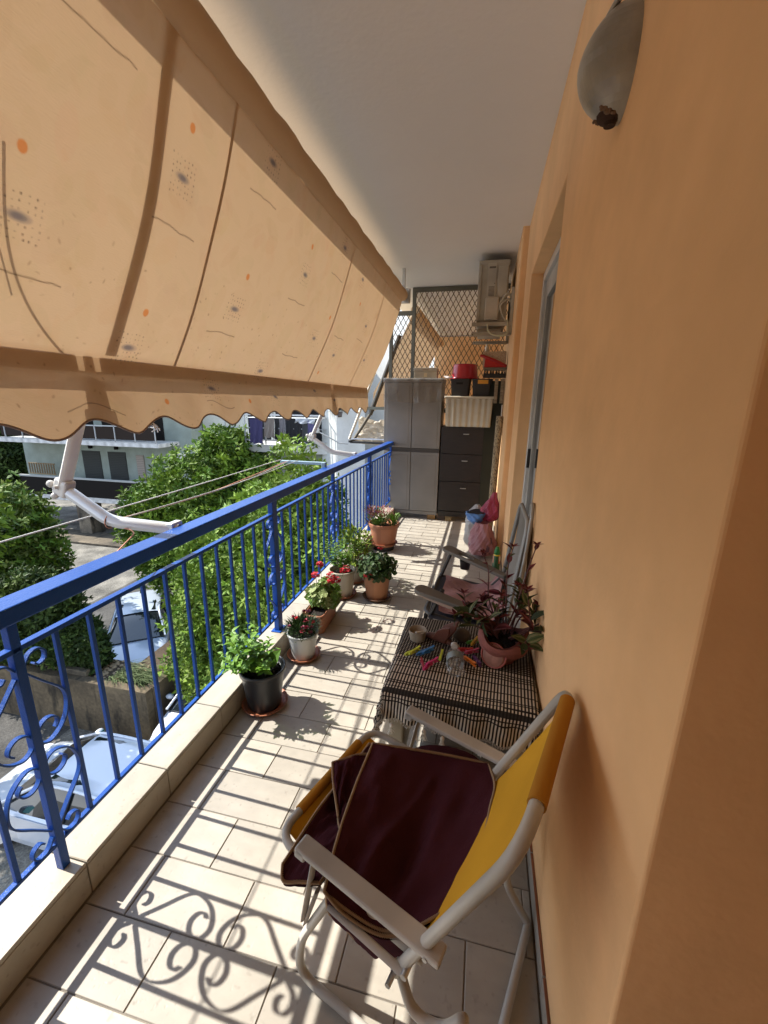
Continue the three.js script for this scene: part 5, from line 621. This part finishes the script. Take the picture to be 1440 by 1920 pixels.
// ---------------------------------------------------------------- ground, garden wall, street
const G = -6.3;
struct('ground', tri(tr(new THREE.PlaneGeometry(160, 160, 1, 1), -30, G, -30, -Math.PI / 2)), M([.42, .395, .35], .95, { map: texAsphalt, bumpMap: bumpFine, bumpScale: .004 }));
struct('pavement', tri(span(-24.5, -12.6, G, G + .12, -19.4, -17.6, .02)), M([.42, .39, .34], .9, { map: texConcrete }));
struct('street', tri(tr(new THREE.PlaneGeometry(5.2, 60), -11.8, G + .004, -14, -Math.PI / 2, 0, 0)), M([.17, .165, .16], .95, { map: texAsphalt, bumpMap: bumpFine, bumpScale: .004 }));
{
  const w = thing('garden_wall', 'stained concrete garden wall holding the planted bed behind the white car', 'wall'); const mc = M([.46, .40, .30], .95, { map: texConcrete, bumpMap: bumpPlaster, bumpScale: .008 });
  mesh('front_face', tri(span(-13, -6.92, G, -4.92, -6.95, -6.75, .015)), mc, w); mesh('side_face', tri(span(-7.12, -6.9, G, -4.93, -13, -6.96, .015)), mc, w);
  mesh('stone_block', [rbox(.62, .14, .14, .02, -9.0, -4.86, -6.98)], M([.5, .47, .4], .9, { map: texConcrete }), w);
  struct('garden_bed', merge([tri(span(-13, -7.13, G, -5.0, -7.75, -6.96)), tri(span(-8.0, -7.13, G, -5.0, -13, -7.751))]), M([.16, .11, .07], 1, { map: texGrime, bumpMap: bumpFine, bumpScale: .02 }));
  const q = mulberry(303), li = []; for (let i = 0; i < 500; i++) { const s = .02 + q() * .05; li.push(ball(s, s * .4, s * .8, -7.3 - q() * 3.5, -4.99, -7.0 - q() * .72, 5)); } const lt = mesh('leaf_litter', li, M([.30, .22, .13], .95)); lt.userData.kind = 'stuff'; tag(lt, 'dry leaf litter and stones on the garden bed', 'litter');
}
// ---------------------------------------------------------------- trees
const clump = (() => { const q = mulberry(7), A = new Leaves(); for (let i = 0; i < 9; i++) { const a = i * 2.4 + q(), e = q() * 1.5 - .2; A.add(frame(V((q() - .5) * .05, (q() - .5) * .05, (q() - .5) * .05), V(Math.cos(a), e, Math.sin(a)), V(q() - .5, 1, q() - .5)), .075 + q() * .04, .036 + q() * .014, .25, .2, 2); } return A.build(); })();
function tree(name, label, pos, lobes, n, mat, scale, trunkR, trunkTop, group, seed, tints) {
  const t = thing(name, label, 'tree', pos, 0, group), q = mulberry(seed), im = new THREE.InstancedMesh(clump, mat, n); im.name = 'crown'; const o = new THREE.Object3D(); let k = 0; const tot = lobes.reduce((s, l) => s + l[3] * l[3] * (l[6] || 1), 0);
  lobes.forEach(([x, y, z, r, sy = 1, sz = 1, wgt = 1], li) => { const m = li === lobes.length - 1 ? n - k : Math.round(n * r * r * wgt / tot); for (let i = 0; i < m && k < n; i++, k++) { const d = V(q() - .5, q() - .5, q() - .5).normalize(), bump = 1 + .16 * Math.sin(d.x * 9 + li) * Math.sin(d.y * 8 + li * 2) + .12 * Math.sin(d.z * 13 + d.x * 7), u = (.45 + .55 * Math.pow(q(), .45)) * bump; o.position.set(x + d.x * r * u, y + d.y * r * sy * u, z + d.z * r * sz * u); o.rotation.set(q() * 6.28, q() * 6.28, q() * 6.28); const s = scale * (.7 + .7 * q()); o.scale.set(s, s, s); o.updateMatrix(); im.setMatrixAt(k, o.matrix); const c = tints[Math.floor(q() * tints.length)], b = .55 + .75 * q(); im.setColorAt(k, new THREE.Color(c[0] * b, c[1] * b, c[2] * b)); } }); im.count = k; im.userData.kind = 'stuff'; t.add(im);
  const tk = [pipe([V(0, 0, 0), V(.05, trunkTop * .4, .03), V(0, trunkTop, 0)], u => trunkR * (1 - .35 * u), { n: 10 })]; lobes.forEach(([x, y, z]) => tk.push(pipe([V(0, trunkTop * .75, 0), V(x * .4, (trunkTop + y) * .5, z * .4), V(x * .9, y, z * .9)], u => trunkR * .5 * (1 - .8 * u), { n: 6 }))); mesh('trunk', tk, M([.16, .11, .07], .95, { map: texBark }), t); return t;
}
const mLeafA = M([1, 1, 1], .55, { transmission: .25, thickness: 0, specularIntensity: .3 });
const cit = [[.12, .20, .018], [.09, .165, .016], [.165, .25, .025], [.065, .125, .014]], drk = [[.035, .06, .014], [.045, .08, .018], [.065, .105, .022]], lim = [[.16, .26, .03], [.13, .22, .03], [.21, .30, .05]], oli = [[.13, .17, .035], [.10, .145, .03], [.17, .20, .04]];
const gy = G + 1.3;
tree('orange_tree', 'large round glossy green tree in front of the pale apartment block', [-8.9, G, -12.2], [[0, 4.5, 0, 1.75], [-1.35, 3.75, .4, 1.35], [1.15, 4.9, -.6, 1.35], [.9, 3.4, .9, 1.5], [1.9, 3.6, -.6, 1.3], [-1.9, 3.0, .2, 1.0], [.6, 6.05, -.5, .85], [-.4, 2.9, 1.0, 1.3]], 9000, mLeafA, 1.5, .16, 2.6, 'trees in the street below', 401, cit);
tree('orange_tree', 'broad leafy tree at the street corner below the awning elbow', [-13.5, G, -8.8], [[0, 3.9, 0, 1.45], [.9, 3.0, -.2, .95], [-1.2, 3.6, .4, 1.4], [.5, 2.5, .9, 1.1], [1.5, 2.3, -.1, .6, 1, 1, .6]], 5600, mLeafA, 1.5, .14, 2.2, 'trees in the street below', 402, [...cit, ...oli]);
tree('garden_shrub', 'dark dense shrub on the garden bed above the concrete wall', [-10.3, -5.0, -7.45], [[0, .9, 0, .8], [.75, .6, .05, .6], [-1.1, 1.0, .1, .95], [.3, 1.3, -.1, .6], [-.5, 1.6, .1, .75]], 4200, mLeafA, 1.35, .07, .6, 'shrubs on the garden bed', 403, [...drk, ...oli.slice(1, 2)]);
tree('garden_shrub', 'dark shrub at the near end of the garden bed beside the silver car', [-9.15, -5.0, -7.4], [[0, .55, 0, .45], [-.3, .8, -.05, .45], [.3, .3, .05, .32]], 1100, mLeafA, 1.2, .05, .5, 'shrubs on the garden bed', 404, drk);
tree('lemon_tree', 'bright green citrus tree growing close to the blue railing', [-4.6, G, -7.7], [[.6, 4.5, .4, 1.15], [-.3, 3.6, .6, 1.1], [1.4, 4.9, .2, .85], [.3, 5.35, -.2, .75], [1.6, 3.9, .6, 1.0], [-.1, 2.6, .9, .95], [1.0, 2.9, 1.0, .9], [-.9, 4.4, -.1, .8]], 6500, mLeafA, 1.22, .10, 2.4, 'trees in the street below', 405, [...cit.slice(0, 3), ...lim]);
tree('lemon_tree', 'young bright citrus shoots rising above the railing beside the laundry balcony', [-3.05, G, -6.9], [[0, 6.55, .2, .42, 1.5, 1, .5], [.35, 6.0, .1, .5, 1.2, 1, .7], [-.35, 5.8, .15, .6, 1.1, 1, .7], [.45, 5.1, .5, .8], [-.2, 4.7, .6, .8], [.9, 4.4, .5, .7]], 2300, mLeafA, 1.05, .06, 3.6, 'trees in the street below', 406, [...lim, cit[2]]);
tree('garden_shrub', 'light green shrub spilling over the side of the garden wall', [-6.7, -5.0, -8.6], [[.1, .6, .3, .6], [.3, .9, -.6, .8], [.2, .35, 1.0, .45], [.7, 1.2, -1.3, .9]], 2200, mLeafA, 1.15, .05, .4, 'shrubs on the garden bed', 407, [...lim.slice(1, 2), ...cit]);
tree('orange_tree', 'leafy street tree shading the roof of the white car', [-10.6, G, -4.6], [[0, 5.7, 0, 1.5], [.8, 5.3, -.7, 1.2], [-.8, 6.0, .5, 1.2], [.3, 5.2, .7, 1.1]], 1500, mLeafA, 1.7, .12, 3.6, 'trees in the street below', 411, cit);
tree('evergreen_tree', 'tall dark evergreen standing beside the far apartment block', [-31.5, G, -22], [[0, 4.5, 0, 2.6], [.5, 7, 0, 2.2], [-.5, 2.6, .6, 2.4], [2.2, 3.6, .6, 1.6]], 5200, mLeafA, 2.6, .3, 4, 'trees in the street below', 408, drk);
tree('evergreen_tree', 'dark evergreen closing the street behind the apartment block', [-36, G, -17], [[0, 4, 0, 3], [1, 7.5, 0, 2.6], [-1, 2.4, .6, 2.6]], 4200, mLeafA, 3.0, .3, 4, 'trees in the street below', 409, drk);
{ const A = new Leaves(), q = mulberry(500); for (let i = 0; i < 420; i++) { const x = -8.3 + q() * .9, z = -7.6 + q() * .55; A.add(frame(V(x, -5.0, z), V(.5 + q() * .9, .5 + q() * .8, q() - .2)), .35 + q() * .35, .014, .2, .5, 4); } const gz = mesh('grass_clump', A.build(), leafMat([.10, .14, .045], null)); gz.userData.kind = 'stuff'; tag(gz, 'long grass blades leaning over the garden wall corner', 'grass'); }
// ---------------------------------------------------------------- cars
function makeCar(name, label, pos, turn, paint) {
  const c = thing(name, label, 'car', pos, turn, 'cars parked below the balcony'); // local: +x nose, y up; 4.1 m long
  const mp = M(paint, .22, { clearcoat: 1, clearcoatRoughness: .06, metalness: .1 }), gl = M([.012, .016, .018], .04, { clearcoat: 1 }), tr_ = M([.02, .02, .02], .6);
  const sec = (x, hw, y0, y1, r) => { const p = []; const cs = [[-hw * .9, y0], [-hw, y0 + .12], [-hw, y1 - r], [-hw + r * .35, y1 - r * .3], [-hw + r * 1.3, y1], [hw - r * 1.3, y1], [hw - r * .35, y1 - r * .3], [hw, y1 - r], [hw, y0 + .12], [hw * .9, y0]]; cs.forEach(([z, y]) => p.push(V(x, y, z))); return p; };
  mesh('body', loft([sec(-2.03, .62, .38, .66, .1), sec(-1.98, .74, .26, .86, .12), sec(-1.7, .82, .2, .95, .12), sec(-1.0, .85, .2, .96, .1), sec(0, .85, .2, .95, .1), sec(.7, .85, .2, .94, .1), sec(1.1, .84, .2, .90, .14), sec(1.6, .80, .2, .82, .16), sec(1.92, .72, .24, .70, .16), sec(2.03, .56, .32, .58, .1)]), mp, c);
  const gh = (x, hb, ht, y1) => [V(x, .92, -hb), V(x, y1 - .05, -ht - .02), V(x, y1, -ht + .09), V(x, y1 + .012, 0), V(x, y1, ht - .09), V(x, y1 - .05, ht + .02), V(x, .92, hb)];
  mesh('glass', loft([[-1.86, .72, .66, .94], [-1.55, .76, .60, 1.30], [-1.2, .78, .57, 1.415], [-.3, .79, .56, 1.45], [.25, .79, .56, 1.42], [.62, .79, .60, 1.24], [1.12, .76, .70, .94]].map(a => gh(...a))), gl, c);
  mesh('roof', grid(16, 10, (u, v) => { const x = -1.3 + 1.62 * u, ht = .60, z = (2 * v - 1) * ht; return V(x, 1.405 + .062 * Math.sin(.35 + u * 2.45) - .055 * Math.pow(Math.abs(2 * v - 1), 4), z); }), mp, c);
  for (const s of [-1, 1]) { mesh('roof_rail', pipe([[-1.75, .97, s * .765], [-1.45, 1.30, s * .66], [-1.2, 1.405, s * .60], [-.3, 1.44, s * .59], [.3, 1.415, s * .595], [.66, 1.22, s * .66], [1.14, .95, s * .77]], .028, { corner: .2, n: 8 }), mp, c); mesh('pillar', [pipe([[-.25, .95, s * .80], [-.32, 1.40, s * .615]], .026, { n: 6 })], M([.02, .02, .02], .4), c); const mr = mesh('mirror', [ball(.07, .06, .10, .80, 1.0, s * .95, 12)], mp, c); mesh('mirror_glass', [rbox(.008, .08, .13, .003, .735, 1.0, s * .95)], M([.10, .35, .40], .05, { metalness: .8 }), mr);
    const d = mesh('door', [span(-.28, .72, .42, .90, s > 0 ? .847 : -.853, s > 0 ? .853 : -.847, .002)], mp, c); mesh('handle', [rbox(.16, .024, .025, .008, -.14, .82, s * .862)], matSteel, d); mesh('headlight', ball(.16, .07, .14, 1.78, .68, s * .6, 12), M([.8, .82, .85], .08, { clearcoat: 1 }), c); mesh('tail_light', ball(.06, .12, .08, -1.96, .78, s * .66, 10), M([.4, .02, .02], .2), c);
    for (const x of [1.28, -1.22]) { const w = mesh('wheel', tr(new THREE.TorusGeometry(.235, .085, 12, 26), x, .315, s * .76), tr_, c); mesh('rim', cyl(.2, .2, .13, x, .315, s * .775, Math.PI / 2, 0, 0, 20), matAlu, w); } }
  return c;
}
makeCar('parked_car', 'white car parked nose out below the ornament of the railing', [-6.55, G, -4.95], Math.PI, [.56, .59, .64]);
makeCar('parked_car', 'silver car parked in the street behind the garden shrubs', [-10.05, G, -10.0], Math.atan2(-.8, .6), [.45, .52, .62]);
makeCar('parked_car', 'pale car standing in the shade along the side of the garden wall', [-5.75, G, -8.0], -Math.PI / 2, [.6, .62, .66]);
{ // antenna on the white car roof
}
// ---------------------------------------------------------------- apartment blocks opposite
{
  const b = thing('apartment_block', 'pale green apartment block with dark shutters and long balconies across the street', 'building'); const mwl = M([.30, .35, .32], .95, { map: texPlaster, specularIntensity: .2 }), wh = M([.72, .72, .70], .8, { map: texGrime }), dk = M([.014, .012, .011], .8, { specularIntensity: .15 }), sh = M([.05, .053, .05], .8, { specularIntensity: .2 }), z = -18.7;
  mesh('wall', [span(-27, -15.3, -4.3, 2.2, -26, -20.3), span(-17.2, -15.3, -6.3, -4.3, -26, -20.3)], mwl, b); mesh('side_wing', span(-15.2, -12.5, G, 2.4, -27, -21.2), M([.50, .52, .48], .9, { map: texPlaster }), b);
  mesh('balcony_slab', span(-25.6, -16.2, -4.22, -3.95, -20.3, z, .02), wh, b); mesh('balcony_slab', span(-26.5, -16.1, -1.08, -.86, -20.3, z, .02), wh, b); mesh('upper_soffit', span(-26.5, -15.2, 2.0, 2.2, -20.3, z, .02), wh, b);
  const pl = mesh('parapet', span(-25.5, -16.3, -3.95, -2.98, z - .06, z), dk, b); mesh('coping', span(-25.55, -16.25, -2.98, -2.88, z - .09, z + .03, .01), M([.30, .31, .30], .7), pl);
  const ur = mesh('upper_rail', [span(-26.4, -16.15, -.06, -.0, z - .05, z), span(-26.4, -16.15, -.86, -.80, z - .05, z)], M([.35, .36, .36], .5), b); for (let i = 0; i < 9; i++) mesh('rail_post', box(.05, .8, .05, -26 + i * 1.22, -.43, z - .025), M([.35, .36, .36], .5), ur); mesh('rail_panel', span(-26.3, -16.2, -.72, -.08, z - .045, z - .04), M([.03, .022, .018], .8, { specularIntensity: .15 }), ur);
  for (const [x0, x1] of [[-22.7, -21.45], [-20.9, -19.7]]) { const d = mesh('shutter_door', span(x0, x1, -3.95, -1.6, -20.32, -20.26), sh, b); mesh('slats', Array.from({ length: 22 }, (_, i) => box(x1 - x0 - .08, .03, .02, (x0 + x1) / 2, -3.85 + i * .1, -20.25)), M([.06, .063, .06], .8, { specularIntensity: .2 }), d); mesh('lintel_lamp', [rbox(.16, .2, .2, .04, (x0 + x1) / 2 + .1, -1.36, -20.2)], dk, d); }
  const w = mesh('louvre_window', span(-19.0, -18.5, -3.2, -1.72, -20.32, -20.25), M([.25, .22, .19], .7), b); mesh('slats', Array.from({ length: 14 }, (_, i) => box(.44, .035, .02, -18.75, -3.12 + i * .1, -20.24)), M([.36, .31, .27], .7), w);
  for (const [x0, x1] of [[-24.6, -21.6], [-21, -17]]) { const wd = mesh('upper_window', span(x0, x1, -.86, 1.5, -20.33, -20.27), dk, b); }
  for (const x of [-21.9, -19.2, -16.6]) mesh('column', span(x - .42, x + .42, G, -4.22, -19.9, -19.0, .03), M([.62, .60, .56], .85, { map: texConcrete }), b);
  mesh('garage_back', span(-26, -15.3, G, -4.3, -25.6, -25.4), M([.40, .39, .37], .9), b);
  const ac = mesh('window_air_conditioner', [rbox(.85, .6, .35, .03, -16.15, -1.75, -20.1)], M([.62, .62, .6], .6), b); mesh('grille', cyl(.24, .24, .02, -16.3, -1.75, -19.92, Math.PI / 2, 0, 0, 20), dk, ac);
  const tb = thing('garden_bench', 'slatted wooden bench on the opposite balcony beside the evergreen', 'bench', [-25.0, -3.0, -19.6]); mesh('rail', [rbox(1.9, .06, .05, .01, 0, .02, 0), rbox(1.9, .06, .05, .01, 0, .62, -.02)], M([.26, .18, .09], .8), tb); for (let i = 0; i < 11; i++) mesh('slat', rbox(.09, .66, .03, .008, -.88 + i * .176, .32, 0), M([.28, .19, .09], .8, { map: texGrain }), tb);
}
{
  const b = thing('white_block', 'white apartment block with a laundry balcony beyond the citrus trees', 'building'); const wh = M([.66, .68, .67], .85, { map: texPlaster }), gr = M([.30, .34, .28], .9, { map: texPlaster }), dk = M([.02, .02, .022], .7, { specularIntensity: .2 }), z = -13;
  mesh('wall', [span(-8.6, -4.75, G, 3.4, -22, -14.4)], M([.58, .59, .57], .9, { map: texPlaster }), b); mesh('ground_wall', span(-7.6, -4.76, G, -.30, -14.39, -13.3), gr, b);
  mesh('corner_pier', tri(tr(new THREE.BoxGeometry(.75, 9.9, 1.2), -4.45, G + 4.95, -13.45, 0, -.55)), wh, b); mesh('side_wall', tri(tr(new THREE.BoxGeometry(4.5, 20, 4), -2.35, G + 10, -16.6, 0, -.42)), M([.66, .67, .66], .85, { map: texPlaster }), b);
  mesh('balcony_slab', span(-8.6, -4.75, -.28, -.03, -14.4, z, .02), wh, b); mesh('upper_slab', span(-8.6, -4.75, 2.6, 2.85, -14.4, z, .02), wh, b);
  const rl = mesh('rail', [span(-8.55, -4.76, .92, .97, z - .05, z), span(-8.55, -4.76, .1, .14, z - .05, z), span(-8.55, -4.76, .5, .53, z - .04, z - .01)], M([.5, .5, .5], .5), b); for (let i = 0; i < 6; i++) mesh('rail_post', box(.04, .95, .04, -8.5 + i * .74, .46, z - .025), M([.5, .5, .5], .5), rl);
  for (const [x0, x1] of [[-8.4, -7.5], [-7.3, -6.2], [-6.05, -4.95]]) { const w = mesh('balcony_window', span(x0, x1, -.02, 2.35, -14.41, -14.36), dk, b); mesh('frame', [span(x0 - .05, x0, 0, 2.1, -14.4, -14.34), span(x1, x1 + .05, 0, 2.1, -14.4, -14.34)], wh, w); }
  mesh('roller_shutter', [...Array.from({ length: 16 }, (_, i) => rbox(1.5, .08, .03, .01, -6.2, -1.9 + i * .085, -13.27))], M([.36, .36, .33], .7), b);
  mesh('shade_cloth', grid(10, 6, (u, v) => V(-6.0 + u * 1.1, 1.75 - v * .55 - .04 * Math.sin(u * 9), -13.2 + .03 * Math.sin(u * 20))), M([.55, .62, .72], .8), b);
  const rk = thing('laundry_rack', 'white laundry rack hung outside the opposite balcony', 'drying rack', [0, 0, 0]); mesh('rails', [0, 1, 2, 3].map(i => pipe([[-7.4, .86, z + .1 + i * .1], [-4.9, .88, z + .1 + i * .1]], .012, { n: 6 })), wh, rk); mesh('side_bar', [rbox(.03, .03, .55, .005, -7.4, .86, z + .22), rbox(.03, .03, .55, .005, -4.9, .88, z + .22)], wh, rk);
  const q = mulberry(606), cloth = (label, cat, x0, x1, y1, col, zz) => { const m = mesh('hanging_' + cat, grid(12, 10, (u, v) => V(x0 + (x1 - x0) * u + .02 * Math.sin(v * 4 + u), .87 - v * (.87 - y1) + .02 * Math.sin(u * 11) * v, z + zz + .03 * Math.sin(u * 14 + v * 3) * v)), M(col, .9, { bumpMap: bumpCloth, bumpScale: .004 })); tag(m, label, cat); };
  cloth('dark violet sheet hanging at the left end of the laundry rack', 'sheet', -7.35, -6.9, .05, [.035, .03, .09], .38); cloth('taupe towel hanging beside the dark violet sheet', 'towel', -6.85, -6.5, .25, [.18, .15, .13], .36); cloth('slim black leggings hanging beside the taupe towel', 'leggings', -6.48, -6.36, .2, [.012, .012, .014], .37); cloth('grey shirt hanging between the leggings and black trousers', 'shirt', -6.33, -6.12, .3, [.16, .15, .16], .35);
  cloth('long black trousers hanging in the middle of the laundry rack', 'trousers', -6.1, -5.84, -.02, [.010, .010, .012], .39); cloth('black jacket hanging beside the long black trousers', 'jacket', -5.82, -5.58, .06, [.014, .014, .016], .39); cloth('charcoal sheet hanging at the right end of the laundry rack', 'sheet', -5.56, -5.06, .12, [.045, .048, .052], .36); cloth('pale grey towel folded over the laundry rack rail', 'towel', -5.75, -5.1, .72, [.40, .42, .45], .41); cloth('small violet cloth hanging low on the laundry rack', 'cloth', -5.35, -5.15, .22, [.10, .09, .20], .40);
  const oa = thing('opposite_awning_arm', 'white folded awning arm on the corner pier of the white block', 'awning arm'); mesh('arm', pipe([[-4.62, 1.62, -12.75], [-4.98, .55, -12.5]], .045, { n: 8, flat: .5 }), matCream, oa); mesh('elbow', [rbox(.12, .14, .1, .02, -4.99, .52, -12.5)], matCream, oa); mesh('tube', pipe([[-4.97, .5, -12.5], [-4.35, .15, -12.7], [-4.1, .12, -12.8]], .022, { n: 6 }), matCream, oa);
  const fp = thing('fern_pot', 'potted fern on top of the white corner wall', 'potted plant', [-4.45, .93, -12.9]); mesh('ledge_pot', lathe([[.001, 0], [.12, 0], [.15, .16], [.001, .16]], 16), M([.12, .1, .09], .8), fp); const A = new Leaves(); for (let i = 0; i < 80; i++) { const a = q() * 6.28; A.add(frame(V(0, .16, 0), V(Math.cos(a), .4 + q(), Math.sin(a))), .3 + q() * .2, .03, .2, .6, 4); } mesh('fronds', A.build(), leafMat([.05, .06, .03], null), fp);
}
// ---------------------------------------------------------------- shadows on, draw
scene.traverse(o => { if (o.isMesh) { o.castShadow = true; o.receiveShadow = true; } });
renderer.render(scene, camera);
